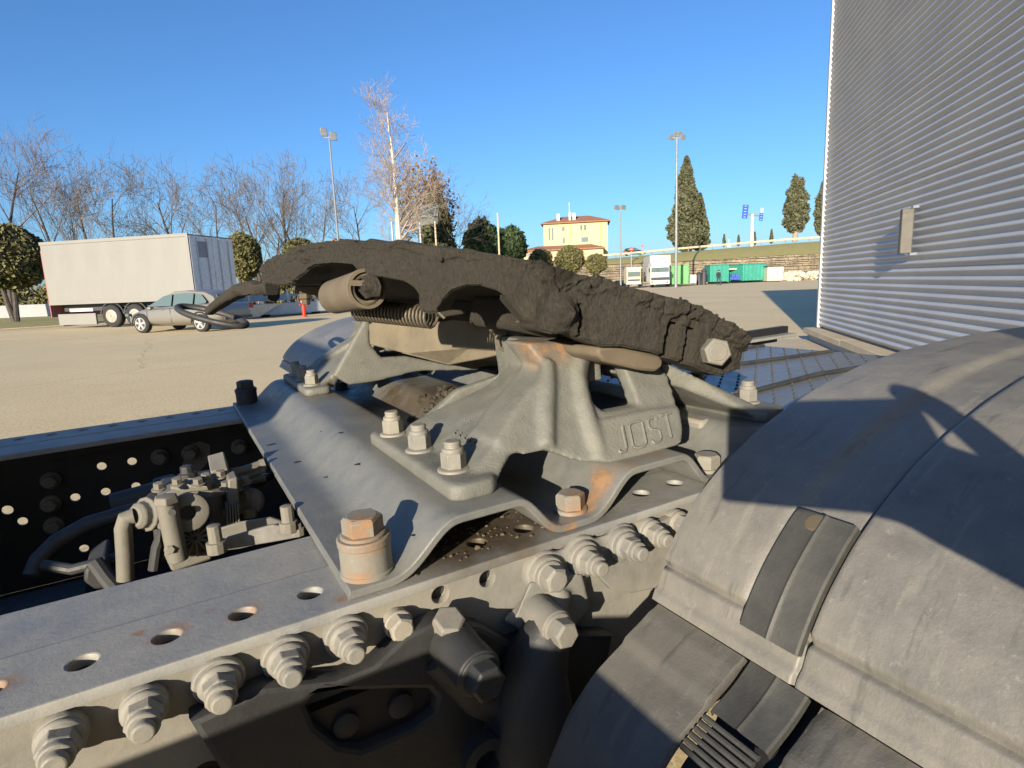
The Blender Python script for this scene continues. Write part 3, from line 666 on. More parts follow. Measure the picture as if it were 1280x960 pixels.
def guard(parent_name, mir, label):
    fy = (lambda v: v) if not mir else (lambda v: 1.608 - v)
    g = empty(parent_name, (.75, fy(.05), -.868), 0, T, label, 'mudguard', 'wheel mudguards')
    A, t = spl(shell, 170); t2 = np.r_[np.linspace(0, .07, 50), np.linspace(.075, t[-1], 130)]; A = np.stack([np.interp(t2, t, A[:, k]) for k in (0, 1)], 1); t = t2; tan = np.gradient(A, t, axis=0); tan /= np.linalg.norm(tan, axis=1)[:, None]; nr = np.stack([-tan[:, 1], tan[:, 0]], 1)
    vs = np.r_[VI, VI - .0015, VI - .004, np.linspace(VI - .008, .239, 8), np.linspace(.2375, .2215, 7), np.linspace(.219, .192, 5), np.linspace(.1905, .1865, 9), np.linspace(.184, -.42, 30)]
    rows = []
    for i in range(len(A)):
        r = []
        for v in vs:
            s = t[i]; h = 0.
            h -= .010 * sstep(.010, 0, VI - v) if VI - v < .010 else 0                 # rolled inner edge
            h -= .0028 * sstep(.034, .028, s)                                            # lip band along the front end
            h += .0025 * sstep(.012, .003, s)
            h -= .0035 * math.exp(-((s - .0270) / .0020) ** 2)
            k = sstep(.238, .222, v) * (1 - sstep(.1895, .1875, v)); h -= .0042 * k * sstep(.012, .03, s)
            h -= .0030 * math.exp(-((v - .1885) / .0012) ** 2)
            h -= .0015 * sstep(.06, -.05, v)
            r.append((A[i, 0] + nr[i, 0] * h, fy(v), A[i, 1] + nr[i, 1] * h))
        rows.append(r)
    inner = [[(A[i, 0] - nr[i, 0] * .016, fy(v), A[i, 1] - nr[i, 1] * .016) for v in (VI, -.42)] for i in range(len(A))]
    m = MB().grid(rows); m.grid(inner)
    m.grid([[rows[i][0] for i in range(len(A))], [inner[i][0] for i in range(len(A))]]); m.grid([rows[0], [inner[0][0]] + [(inner[0][0][0], fy(v), inner[0][0][2]) for v in vs[1:-1]] + [inner[0][1]]])
    me = bt(m, 'guard_shell', M_guard, g, smooth=40)
    return g, A, t, nr
FIXN = False
guard_near, GA, Gt, Gn = guard('mudguard', False, 'large grey plastic mudguard with black rubber straps at lower right')
guard_far, _, _, _ = guard('mudguard', True, 'mudguard on the far side of the chassis, bluish beyond the coupling')
FIXN = True
def on_guard(s, v, off):
    u = np.interp(s, Gt, GA[:, 0]); z = np.interp(s, Gt, GA[:, 1]); a = np.interp(s, Gt, Gn[:, 0]); b = np.interp(s, Gt, Gn[:, 1])
    return np.array([u + a * off, v, z + b * off])
# strap on the shell
def strap_rows(pts, wdir, w, off_n, ridge=True):
    rows = []
    for p, n in pts:
        r = []
        prof_ = [(-1, -.004), (-1, .0005), (-.94, .0018), (-.15, .0018), (-.09, .0022), (-.02, .0030), (.05, .0022), (.10, .0018), (.94, .0018), (1, .0005), (1, -.004)]
        for a_, h in prof_: r.append(p + wdir * a_ * w + n * (h + off_n))
        rows.append(r)
    return rows
def gpt(x, y):
    """(s, v) of the picture point on the near guard's profile"""
    best = None
    for i in range(len(GA)):
        pass
    d = MT @ ray(x, y); C = np.array([0, 0, HT]); last = None
    for tt in np.linspace(.1, 2.0, 4000):
        q = C + d * tt; zz = np.interp(q[0], GA[:, 0], GA[:, 1])
        if q[0] > GA[0, 0] and q[2] < zz: return np.interp(q[0], GA[:, 0], Gt), q[1]
    return 0, 0
c1 = [gpt(*p) for p in [(985, 640), (1075, 655), (1003, 825), (935, 785)]]
print('strap corners', c1)
sv0, sv1 = (c1[0][1] + c1[3][1]) / 2, (c1[1][1] + c1[2][1]) / 2; s_hi = (c1[0][0] + c1[1][0]) / 2; s_lo = (c1[2][0] + c1[3][0]) / 2
pts = []
for k, s in enumerate(np.linspace(s_lo, s_hi, 26)):
    pts.append((on_guard(s, (sv0 + sv1) / 2, .0), np.array([np.interp(s, Gt, Gn[:, 0]), 0, np.interp(s, Gt, Gn[:, 1])])))
m = MB().grid(strap_rows(pts, np.array([0, 1., 0]), abs(sv0 - sv1) / 2, .0012))
strap = bt(m, 'strap', M_strap, guard_near, smooth=25)
p, n = pts[-3]; dm = MB().lathe(p + n * .0030 + np.array([0, .004, 0]), n, [(0, .0065), (.0003, .006), (.0004, .005)], 14); bt(dm, 'strap_stud', plain('tan_smear', (.105, .085, .055), .8, obj=truck), strap)
# lower panels
LP = [(.2840, -.0330), (.2700, -.0430), (.243, -.0545), (.221, -.066), (.199, -.0865), (.180, -.118), (.168, -.155), (.160, -.20), (.155, -.26)]
LA, Lt = spl(LP, 64); tan = np.gradient(LA, axis=0); tan /= np.linalg.norm(tan, axis=1)[:, None]; LN = np.stack([tan[:, 1], -tan[:, 0]], 1)
if LN[10, 1] < 0: LN = -LN
def lower(v0, v1, off, mat, name, th=.006):
    vs = np.r_[v0, v0 + (v1 - v0) * .008, v0 + (v1 - v0) * .02, np.linspace(v0 + (v1 - v0) * .05, v1 - (v1 - v0) * .05, 12), v1 - (v1 - v0) * .02, v1 - (v1 - v0) * .008, v1]
    rows = []
    for i in range(len(LA)):
        r = []
        for k, v in enumerate(vs):
            h = off - (.004 if k in (0, len(vs) - 1) else .0012 if k in (1, len(vs) - 2) else 0); h -= .003 * sstep(.012, 0, Lt[i])
            h -= .003 * sstep(.034, .042, Lt[i])
            r.append((LA[i, 0] + LN[i, 0] * h, v, LA[i, 1] + LN[i, 1] * h))
        r += [(LA[i, 0] + LN[i, 0] * (off - th), v1, LA[i, 1] + LN[i, 1] * (off - th)), (LA[i, 0] + LN[i, 0] * (off - th), v0, LA[i, 1] + LN[i, 1] * (off - th))]
        rows.append(r)
    m = MB().grid(rows, closed_v=True); m.add(rows[0], [tuple(range(len(rows[0])))]); m.add(rows[-1], [tuple(range(len(rows[0])))])
    return bt(m, name, mat, guard_near, smooth=40)
def lpt(x, y, k):
    p = P(x, y, u=float(LA[k, 0])); return p
lw0 = P(746, 795, u=.262)[1]
print('lower panel v', P(745, 758, u=.275), P(915, 825, u=.270), P(845, 925, u=.21), P(990, 870, u=.268), P(1030, 890, u=.265))
vL = P(915, 825, u=.272)[1]; vS = P(990, 868, u=.268)[1]
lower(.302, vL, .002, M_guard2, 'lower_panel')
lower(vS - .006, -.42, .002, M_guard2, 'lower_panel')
lower(vL - .0005, vS - .0055, -.012, M_dark, 'strap_channel')
pts = []
k2_ = int(np.argmin([abs(proj((LA[k, 0], (vL + vS) / 2, LA[k, 1]))[1] - 908) for k in range(len(LA))])); print('strap end', k2_)
for k in range(0, k2_ + 1): pts.append((np.array([LA[k, 0], (vL + vS) / 2 - .001, LA[k, 1]]), np.array([LN[k, 0], 0, LN[k, 1]])))
st2 = bt(MB().grid(strap_rows(pts, np.array([0, 1., 0]), abs(vL - vS) / 2 - .002, -.002 )), 'strap', M_strap, guard_near, smooth=25)
m = MB()
for k in range(k2_ + 1, k2_ + 7):
    p = np.array([LA[k, 0], 0, LA[k, 1]]); n = np.array([LN[k, 0], 0, LN[k, 1]])
    m.tube([p + np.array([0, vL - .002, 0]) - n * .003, p + np.array([0, vS + .004, 0]) - n * .003], .0019, 8)
bt(m, 'strap_grip', M_strap, st2)
p = P(990, 932, u=.235); q = p[1]; k = int(np.argmin(abs(LA[:, 0] - .235))); bt(MB().lathe((LA[k, 0] + LN[k, 0] * -.0005, q, LA[k, 1] + LN[k, 1] * -.0005), (LN[k, 0], 0, LN[k, 1]), [(0, .0022), (.0004, .002)], 12), 'drain_hole', M_dark, guard_near)
M_tyre = plain('tyre_rubber', (.03, .03, .031), .8, scale=20)
for v0, v1 in ((-.22, .27), (1.338, 1.83)):
    w = bt(MB().lathe((.74, v0, -.41), (0, 1, 0), [(0, .25), (0, .40), (.02, .445), (.05, .458), (v1 - v0 - .05, .458), (v1 - v0 - .02, .445), (v1 - v0, .40), (v1 - v0, .25)], 48), 'wheel', M_tyre, truck)
    bt(MB().lathe((.74, v0 + .03, -.41), (0, 1, 0), [(0, .05), (.02, .12), (.02, .245), (v1 - v0 - .06, .245), (v1 - v0 - .06, .05)], 32), 'rim', M_under, w)
bt(MB().cyl((.74, .28, -.41), (.74, 1.33, -.41), .07, n=20), 'rear_axle', M_under, truck)

# ================================================================= the coupling plate
AL = R(15); PC = np.array([.372, .804, .196]); PN = np.array([math.sin(AL), 0, math.cos(AL)])
fw = empty('fifth_wheel', (.372, .804, .12), 0, T, 'black grease-caked fifth wheel coupling plate tilted on its pedestals above the truck frame', 'coupling plate')
tops = [(332, 333), (338, 324), (345, 319), (360, 315), (372, 309), (385, 304), (400, 302), (425, 300), (450, 300), (500, 302), (540, 306), (590, 312), (640, 320), (680, 329), (720, 340), (760, 350), (800, 360), (838, 371)]
Q = [PP(x, y, PC, PN) for x, y in tops]
vn = Q[-1][1]
Q += [P(x, y, v=vn + dv) for x, y, dv in [(862, 377, .002), (890, 390, .005), (912, 403, .010), (926, 418, .018), (930, 430, .03)]]
tx = [a for a, _ in tops] + [862, 890, 912, 926, 930]
bots = [(333, 350), (345, 354), (363, 357), (372, 355), (381, 346), (390, 336), (400, 331), (420, 329), (445, 331), (455, 339), (470, 344), (490, 348), (512, 352), (524, 359), (533, 369), (537, 389), (548, 393), (558, 391), (563, 375), (572, 364), (590, 357), (607, 357), (628, 363), (645, 374), (668, 398), (690, 414), (705, 418), (725, 416), (746, 426), (768, 434), (790, 433), (829, 440), (857, 450), (880, 458), (900, 466), (916, 470), (926, 464), (931, 462)]
bx, by = zip(*bots)
Qa, Qt = spl(Q, 720)
px_ = np.array([proj(q)[0] for q in Qa])
print('plate plan', np.round(Qa[::35], 3).tolist())
tg = np.gradient(Qa, axis=0); on = np.stack([tg[:, 1], -tg[:, 0], 0 * tg[:, 0]], 1); on /= np.linalg.norm(on, axis=1)[:, None]
if on[340, 0] > 0: on = -on
NR = 54; rows = []
for i, q in enumerate(Qa):
    yb = interp(px_[i], bx, by); h = .03
    for _ in range(12):
        y = proj(q - PN * h)[1]; y2 = proj(q - PN * (h + .002))[1]; h += .002 * (yb - y) / max(1e-4, y2 - y); h = min(max(h, .004), .16)
    r = []
    for k in range(NR + 1):
        s = k / NR; p = q - PN * h * s; x, y = proj(p)
        d = .0017 * fbm(p, 4, 70) + (.0020 if x < 690 else .0026) * fbm(p, 3, 16) + .0011 * fbm(p, 3, 260)
        sc_ = .24 + .13 * fbm(np.array([x * .02, 0, 1.]), 4, 1.6) + .05 * fbm(np.array([x * .11, 3, 1.]), 3, 1.)
        lip = .0065 * sstep(sc_ + .025, sc_ - .025, s) * (.55 + .6 * fbm(p + 3, 3, 34)); d += lip * (1. if x > 660 else .45)
        cr = abs(fbm(p + 7, 3, 20)); d -= .0030 * math.exp(-(cr / .045) ** 2) * sstep(.55, .15, s)
        if x < 402: d += .013 * max(0, fbm(p, 4, 38)) * sstep(402, 385, x)
        if x > 840 and s < .4: d += .006 * max(0, fbm(p + 9, 4, 55))
        # pivot lump, block slits, end lump
        d += .017 * math.exp(-((x - 703) / 15) ** 2 - ((y - 392) / 17) ** 2)
        for sx, sw in ((840 - (y - 420) * .22, 3.8), (864 - (y - 420) * .25, 3.2)):
            if y > 396: d -= .030 * math.exp(-((x - sx) / sw) ** 2) * sstep(396, 404, y)
        if 722 < x < 728 and y > 380: d -= .008
        if s < .02: d -= .004
        if s > .97: d -= .003
        p = p + on[i] * d
        if k == 0: p = p + PN * (.0022 * fbm(p, 4, 40) + (.004 * max(0, fbm(p + 5, 3, 45))) - .001)
        r.append(p)
    for k in (1., .85, .5, .15): r.append(q - PN * h * k * .96 - on[i] * .03 - PN * .002)
    r.append(q - on[i] * .03 - PN * .001)
    rows.append(r)
M_grease = NT('caked_grease'); c = M_grease.coord(truck); n1 = M_grease.noise(c, 30, 6, .7); n2 = M_grease.noise(c, 420, 5, .8, (1., 1., .4)); n3 = M_grease.noise(c, 12, 4, .6)
col = M_grease.mix(M_grease.rng(n2, .3, .7), (.042, .038, .030), (.082, .074, .058)); col = M_grease.mix(M_grease.rng(n1, .55, .72, 0, .45), col, (.10, .088, .068)); col = M_grease.mix(M_grease.rng(n3, .36, .30, 0, .6), col, (.011, .0095, .0075))
M_grease.col(col); M_grease.rough(M_grease.rng(n1, .3, .7, .72, .92)); M_grease.b.inputs['Specular IOR Level'].default_value = .3
M_grease.bump(M_grease.math('ADD', n2, M_grease.math('MULTIPLY', n1, .45)), 1.0, .0075); M_grease = M_grease.m
M_gtan = dusty_steel('greasy_dust', (.105, .086, .058), (.18, .145, .098), .8, obj=truck, rough=.8, fine=120)
sk = MB().grid(rows, closed_v=True)
for r in (rows[0], rows[-1]): sk.add(r, [tuple(range(len(r)))])
skirt = bt(sk, 'plate_skirt', M_grease, fw, smooth=70)
# top disc of the plate
rim = [q - on[i] * .004 for i, q in enumerate(Qa) if i % 8 == 0]
zz = lambda u: PC[2] - (u - PC[0]) * math.tan(AL)
rest = [(u, v, zz(u)) for u, v in [(.62, .52), (.60, .60), (.50, .76), (.47, .83), (.50, .90), (.60, 1.0), (.60, 1.10), (.5, 1.17), (.40, 1.19), (.3, 1.2)]]
tm = MB().extr([p - PN * .004 for p in rim] + [np.array(p) - PN * .004 for p in rest], -PN * .018)
bt(tm, 'top_plate', M_grease, fw, smooth=30)
# ribbed body under the plate
def slab(u0, u1, v0, v1, d0, d1): 
    f = lambda u, v, d: np.array([u, v, zz(u)]) - PN * d
    return MB().hexa([f(u0, v0, d1), f(u1, v0, d1), f(u1, v1, d1), f(u0, v1, d1), f(u0, v0, d0), f(u1, v0, d0), f(u1, v1, d0), f(u0, v1, d0)])
bt(slab(.33, .70, .56, 1.15, .018, .045), 'jaw_housing', M_grease, fw, bevel=.006)
bt(slab(.30, .42, .52, .60, .02, .055), 'pivot_casing', M_grease, fw, bevel=.006)
bt(slab(.30, .42, 1.01, 1.08, .02, .055), 'pivot_casing', M_grease, fw, bevel=.006)
# sleeve with its greased pin
c0 = P(459, 361, v=.53); c1_ = P(419, 371, v=.63); ax = nv(c1_ - c0); L = np.linalg.norm(c1_ - c0)
slv = bt(MB().lathe(c0, ax, [(0, .0150), (0, .0180), (.003, .0186), (.009, .0180), (L, .0174), (L, .006)], 36, caps=False).lathe(c0, ax, [(.0, .0150), (.022, .0146), (.022, .003)], 36, caps=False), 'lock_sleeve', M_gtan, fw)
bt(MB().tube([c0 + ax * .004 + (frame(ax)[0] * math.cos(t) + frame(ax)[1] * math.sin(t)) * .0125 for t in np.linspace(0, 2 * math.pi, 24, endpoint=False)], .0022, 6, closed=True), 'sleeve_ring', M_gtan, slv)
bt(MB().ball(P(464, 358, v=.528), .0105, 18, 12, amp=.35, freq=1.8, seed=2), 'greased_pin', M_grease, slv)
bt(MB().box((-.012, -.003, -.004), (.016, .003, .003)).build('x', M_grease) and MB().hull([P(x, y, v=v_) for x, y in [(437, 350), (461, 351), (462, 358), (437, 357)] for v_ in (.522, .528)]), 'pin_clip', M_gtan, slv)
bpy.data.objects.remove(bpy.data.objects['x'])
p0 = P(648, 412, v=.60); bt(MB().lathe(p0, (-.12, -1, .02), [(-.05, .018), (-.01, .019), (0, .0225), (.004, .0235), (.008, .0225), (.03, .018), (.034, .012)], 30), 'pivot_sleeve', M_gtan, fw)
bt(MB().tube([P(x, y, v=.575) for x, y in [(664, 402), (648, 404), (632, 412), (622, 424), (624, 434), (634, 440)]], .0022, 8), 'pivot_clip', M_gtan, fw)
bt(MB().tube([P(632, 437, v=.575), P(640, 444, v=.572), P(650, 440, v=.575)], [.003, .004, .003], 8), 'pivot_pin', M_grease, fw)
bt(MB().extr([P(x, y, v=.50) for x, y in [(655, 403), (668, 398), (690, 410), (700, 417), (672, 415)]], (0, .02, 0)), 'pivot_tab', M_gtan, fw, bevel=.001)
# rubber pad beside the boss
pad = [(748, 434), (775, 434), (800, 439), (824, 444), (830, 450), (828, 460), (820, 465), (800, 463), (755, 452), (747, 444)]
bt(MB().extr([P(x, y, v=.425) for x, y in pad], (0, .075, 0)), 'bearing_pad', M_gtan, fw, bevel=.003)
# bolt on the near wing
p = P(893, 440, v=vn - .004); put_bolt('wing', lambda: MB().lathe((0, 0, -.006), (0, 0, 1), [(0, .0145), (.0145, .0145), (.016, .0125)], 6).lathe((0, 0, .0095), (0, 0, 1), [(0, .0095), (.0012, .009)], 20), p, (-.42, -.9, .12), fw, M_mid, 'wing_bolt', .25)
# return spring
h0, h1 = P(446, 387, v=.62), P(556, 398, v=.53); sp = []
ax = h1 - h0; xx, yy, _ = frame(ax)
for k in range(22 * 12 + 1):
    t = k / (22 * 12); a_ = 2 * math.pi * k / 12; r_ = .0105; sp.append(h0 + ax * (t * .86) + xx * math.cos(a_) * r_ + yy * math.sin(a_) * r_)
sp += [h0 + ax * .90 + yy * .009, h0 + ax * .95 + yy * .004, h1]
M_spring = plain('spring_steel', (.10, .085, .06), .6, obj=truck, scale=60)
bt(MB().tube(sp, .0015, 6), 'return_spring', M_spring, fw)
# lock lever below the left wing
bt(MB().hull([P(x, y, v=v_) for x, y in [(368, 362), (373, 357), (398, 357), (412, 362), (404, 371), (385, 368)] for v_ in (.86, .92)]), 'lock_lever', M_gtan, fw, bevel=.002)
bt(MB().lathe(P(381, 367, v=.885), (0, 0, -1), [(0, .0095), (.007, .0095), (.008, .0065), (.015, .0065), (.016, .005)], 6), 'lever_nut', M_gtan, fw, bevel=.0008)
bt(MB().hull([P(x, y, v=v_) for x, y in [(333, 342), (343, 342), (350, 352), (350, 372), (344, 379), (335, 377)] for v_ in (1.21, 1.24)]), 'handle_bracket', M_grease, fw, bevel=.003)
# release handle with its ring
hb = [(340, 360, 1.16), (320, 361, 1.19), (299, 363, 1.22), (282, 374, 1.26), (262, 389, 1.31)]
m = MB(); hp = np.array([P(x, y, v=v_) for x, y, v_ in hb]); rr = []; NS = 40
for i in range(NS):
    f_ = i / (NS - 1) * 4; j = min(int(f_), 3); q_ = f_ - j; p = hp[j] * (1 - q_) + hp[j + 1] * q_
    w = np.interp(f_, range(5), [.016, .019, .021, .018, .012]); n_ = np.interp(f_, range(5), [.012, .013, .012, .0095, .0075]); r_ = []
    for k in range(16):
        t_ = 2 * math.pi * k / 16; ca, sa = math.cos(t_), math.sin(t_); ca = math.copysign(abs(ca) ** .55, ca); sa = math.copysign(abs(sa) ** .55, sa)
        z_ = p + np.array([.85, .5, 0]) * w * ca * .9 + np.array([0, 0, 1.]) * n_ * sa; z_ = z_ + np.array([.4, .3, .8]) * (.0035 * fbm(z_, 4, 60) + .003 * fbm(z_ + 5, 3, 25)) * (1.5 if f_ < 2.4 else .5); r_.append(z_)
    rr.append(r_)
m.grid(rr, closed_v=True); m.add(rr[0], [tuple(range(16))]); m.add(rr[-1], [tuple(range(16))])
hd_ = bt(m, 'release_handle', M_grease, fw, smooth=60)
rc = P(265, 395, v=1.35); W_r = P(305, 402, v=1.33) - rc; H_r = np.array([.012, .050, .0095])
bt(MB().tube([rc + W_r * math.cos(t) + (nv(np.array([-.3, .8, 0])) * .050 + np.array([0, 0, .0165])) * math.sin(t) for t in np.linspace(0, 2 * math.pi, 40, endpoint=False)], .0062, 10, closed=True), 'pull_ring', M_hose, hd_)
# lumps of crust on the plate's edge
m = MB()
for i in range(90):
    k = random.choice([random.randrange(0, 120), random.randrange(560, 700), random.randrange(430, 700)]); q = Qa[k]
    m.ball(q + on[k] * random.uniform(-.012, .005) - PN * random.uniform(-.0005, .016), random.uniform(.001, .0028), 7, 5, amp=.6, freq=1.5, seed=i)
bt(m, 'crust_crumbs', M_grease, fw, kind='stuff')
# clods of old grease on the plate below
cl = empty('grease_clod', P(572, 490, v=.74), 0, T, 'crumbly heap of old grease and grit on the plate under the coupling', 'grease heap')
m = MB()
for i in range(260):
    u = random.gauss(.352, .028); v = random.gauss(.735, .05); 
    if abs(u - .352) > .07: continue
    m.ball((u, v, plate_z(u) + random.uniform(-.002, .008) * math.exp(-((u - .352) / .03) ** 2)), random.uniform(.0025, .0085), 7, 5, amp=.7, freq=1.6, seed=i)
bt(m, 'clods', plain('dry_grease', (.075, .06, .042), .85, var=.6, scale=90, obj=truck, bump=.5), cl, kind='stuff')

# ---- unseen shapes added left of the picture to cast shadows: locker, fairing and tank
lk = bt(MB().box((-1.90, -.45, -.10), (-1.66, 2.05, .755)), 'shadow_locker', M_under, truck, bevel=.03)
bt(MB().extr([(-1.8, -.12, -.2), (-1.8, -.12, .10), (-.30, -.12, .10), (-.187, -.12, .0765), (-.11, -.12, .036), (.02, -.12, -.03), (.02, -.12, -.2)], (0, .15, 0)), 'shadow_fairing', M_under, truck, bevel=.008)
bt(MB().lathe((-1.75, -.18, -.20), (1, 0, 0), [(0, .16), (.02, .19), (.05, .20), (1.75, .20), (1.78, .19), (1.80, .16)], 36), 'fuel_tank', M_mid, truck)
for u in (-1.4, -.7, -.1): bt(MB().tube([(u, -.18 + .203 * math.cos(t), -.20 + .203 * math.sin(t)) for t in np.linspace(0, 2 * math.pi, 32, endpoint=False)], .006, 6, closed=True), 'tank_strap', M_dark, truck)
# ================================================================= ground, road bank
def gmat():
    m = NT('asphalt'); c = m.coord(); n1 = m.noise(c, .35, 5, .6); n2 = m.noise(c, 3.1, 5, .65); n3 = m.noise(c, 42, 5, .85); n4 = m.noise(c, .22, 5, .65, (1., .12, 1.)); n5 = m.noise(c, 30, 3, .7)
    col = m.mix(m.rng(n1, .35, .65), (.50, .385, .20), (.60, .475, .265)); col = m.mix(m.rng(n2, .35, .7, 0, .5), col, (.64, .51, .29))
    col = m.mix(m.rng(n4, .42, .72, 0, .4), col, (.44, .345, .19)); col = m.mix(m.rng(n3, .46, .60, 0, .8), col, (.74, .61, .38)); col = m.mix(m.rng(n5, .36, .44, .6, 0), col, (.27, .215, .13))
    cr = m.n('ShaderNodeTexVoronoi', feature='DISTANCE_TO_EDGE'); cr.inputs['Scale'].default_value = .16; w = m.n('ShaderNodeVectorMath', operation='ADD'); m.l(c, w.inputs[0]); nz = m.n('ShaderNodeTexNoise'); nz.inputs['Scale'].default_value = .9; nz.inputs['Detail'].default_value = 6; m.l(c, nz.inputs['Vector']); m.l(nz.outputs['Color'], w.inputs[1]); m.l(w.outputs[0], cr.inputs['Vector'])
    col = m.mix(m.rng(cr.outputs['Distance'], .0008, .004, .4, 0), col, (.2, .165, .125))
    m.col(col); m.rough(.9); m.bump(m.math('ADD', n3, m.math('MULTIPLY', n5, .6)), .35, .008); return m.m
M_asph = gmat()
g = MB(); g.add([(-3000, -3000, 0), (3000, -3000, 0), (3000, 3000, 0), (-3000, 3000, 0)], [(0, 1, 2, 3)])
g.build('ground', M_asph, kind='structure')
M_grass = plain('grass', (.24, .24, .075), .9, var=.55, scale=1.3, bump=.6, bdist=.05, col2=(.33, .27, .10))
M_conc = plain('concrete', (.50, .42, .29), .9, var=.22, scale=2.2, bump=.2)
M_stone = plain('stone_masonry', (.30, .245, .17), .95, var=.6, scale=.9, bump=.8, bdist=.08)
M_white = plain('white_paint', (.52, .505, .46), .5, var=.10, scale=1.2)
M_rim = plain('rim_cream', (.34, .31, .25), .5, var=.3, scale=9)
M_galv = plain('galvanised', (.42, .44, .46), .45, .6, var=.15, scale=6)
M_darkg = plain('dark_metal', (.05, .052, .06), .5)
M_glass = NT('tinted_glass'); M_glass.col((.09, .13, .13)); M_glass.rough(.06); M_glass.b.inputs['Specular IOR Level'].default_value = .9; M_glass = M_glass.m
M_black = plain('black_rubber', (.022, .022, .023), .85)

# ---- verge on the left
vg = MB(); pts = [G(-120, 417), G(-20, 414.5), G(80, 408), G(150, 401), G(330, 391), G(420, 388)]
back = [foot(430, 370, 50), foot(0, 370, 50), foot(-200, 370, 50)]
poly = [(p[0], p[1], .03) for p in pts] + [(p[0], p[1], .03) for p in back]
vg.extr(poly, (0, 0, -.05)); vg.build('verge', M_grass, kind='structure', smooth=0)
kb = MB()
for a_, b_ in zip(pts[:-1], pts[1:]):
    d = nv(np.array(b_) - np.array(a_)); n_ = np.array([-d[1], d[0], 0]) * .12; L = np.linalg.norm(np.array(b_) - np.array(a_))
    kb.hexa([a_ + [0, 0, -.05], b_ - d * .01 + [0, 0, -.05], b_ - d * .01 + n_ + [0, 0, -.05], a_ + n_ + [0, 0, -.05], a_ + [0, 0, .07], b_ - d * .01 + [0, 0, .07], b_ - d * .01 + n_ + [0, 0, .07], a_ + n_ + [0, 0, .07]])
kb.build('kerb', M_conc, kind='structure', bevel=.01)
gw = MB(); a_, b_ = foot(-260, 380, 46), foot(110, 380, 44)
d = nv(b_ - a_); n_ = np.array([-d[1], d[0], 0])
M_gwall = plain('grey_wall', (.30, .31, .32), .9, var=.12, scale=1.5)
gw.extr([a_, b_, b_ + [0, 0, .95], a_ + [0, 0, .95]], n_ * .25); gw.build('low_wall', M_gwall, label='long low grey wall behind the grass strip at far left', cat='wall', smooth=0, bevel=.02)

# ---- foliage helpers
def leaf_cloud(cen, rad, n, size, seed, shape='ball', flat=.0, lump=.22, inner=.55):
    r = np.random.default_rng(seed)
    d = r.normal(size=(n, 3)); d /= np.linalg.norm(d, axis=1)[:, None]
    if shape == 'cone':                                              # upright cypress / conifer: z 0..1
        z = r.random(n) ** 1.15; a = r.random(n) * 2 * np.pi
        w = np.where(z < .16, (z / .16) ** .5, ((1 - z) / .84) ** .72)
        k = inner + (1 - inner) * r.random(n) ** .6
        lum = 1 + lump * np.sin(a * 3 + z * 23 + seed) * np.sin(z * 37 + a * 2 + seed * 2)
        p = np.stack([np.cos(a) * w * k * lum, np.sin(a) * w * k * lum, z * 2 - 1], 1)
    else:
        lum = np.array([1 + lump * 1.6 * noise.noise(Vector((q * 2.2 + seed * 3.1).tolist())) + lump * .8 * noise.noise(Vector((q * 5.2 + seed).tolist())) for q in d])
        k = inner + (1 - inner) * r.random(n) ** .5
        p = d * (k * lum)[:, None]
    p = p * np.array(rad) + np.array(cen)
    t = r.normal(size=(n, 3)); t /= np.linalg.norm(t, axis=1)[:, None]; b = np.cross(t, r.normal(size=(n, 3))); b /= np.linalg.norm(b, axis=1)[:, None]
    s = size * (.5 + r.random(n))[:, None]
    v = np.stack([p - t * s, p + b * s * .55, p + t * s, p - b * s * .55], 1).reshape(-1, 3)
    return v
def leaf_obj(name, vs, mat, parent=None, **k):
    me = bpy.data.meshes.new(name); n = len(vs) // 4; c = (vs.min(0) + vs.max(0)) / 2
    me.vertices.add(len(vs)); me.vertices.foreach_set('co', (vs - c).astype(np.float32).ravel())
    me.loops.add(n * 4); me.loops.foreach_set('vertex_index', np.arange(n * 4, dtype=np.int32))
    me.polygons.add(n); me.polygons.foreach_set('loop_start', np.arange(0, n * 4, 4, dtype=np.int32)); me.update(calc_edges=True)
    for m in (mat if isinstance(mat, list) else [mat]): me.materials.append(m)
    if isinstance(mat, list): me.polygons.foreach_set('material_index', rng.integers(0, len(mat), n).astype(np.int32))
    o = bpy.data.objects.new(name, me); COL.objects.link(o); place(o, Matrix.Translation(Vector(c.tolist())), parent)
    if parent is not None: KIDS.setdefault(parent.name, []).append(o)
    return tagit(o, **k)
def leafmat(name, a, b): 
    m = NT(name); c = m.coord(); m.col(m.mix(m.rng(m.noise(c, 3.0, 4, .7), .32, .68), a, b)); m.rough(.75); return m.m
L_hedge = [leafmat('hedge_a', (.10, .095, .03), (.17, .15, .055)), leafmat('hedge_b', (.06, .065, .022), (.12, .11, .04))]
L_dark = [leafmat('evergreen_a', (.03, .042, .018), (.06, .075, .03)), leafmat('evergreen_b', (.055, .06, .028), (.09, .09, .04))]
L_cyp = [leafmat('cypress_a', (.075, .082, .042), (.13, .13, .065)), leafmat('cypress_b', (.05, .06, .03), (.10, .10, .05))]
L_pine = [leafmat('bush_a', (.04, .075, .025), (.07, .12, .04)), leafmat('bush_b', (.03, .05, .018), (.06, .09, .03))]
M_bark = plain('bark', (.085, .07, .06), .9, var=.4, scale=6, bump=.5)
M_twig = plain('twigs', (.17, .14, .115), .9, var=.4, scale=2)
M_twigr = plain('reddish_twigs', (.21, .15, .115), .9, var=.4, scale=2)
M_birch = plain('white_bark', (.62, .56, .47), .8, var=.35, scale=5)
M_twigw = plain('birch_twigs', (.36, .28, .22), .9, var=.4, scale=2)

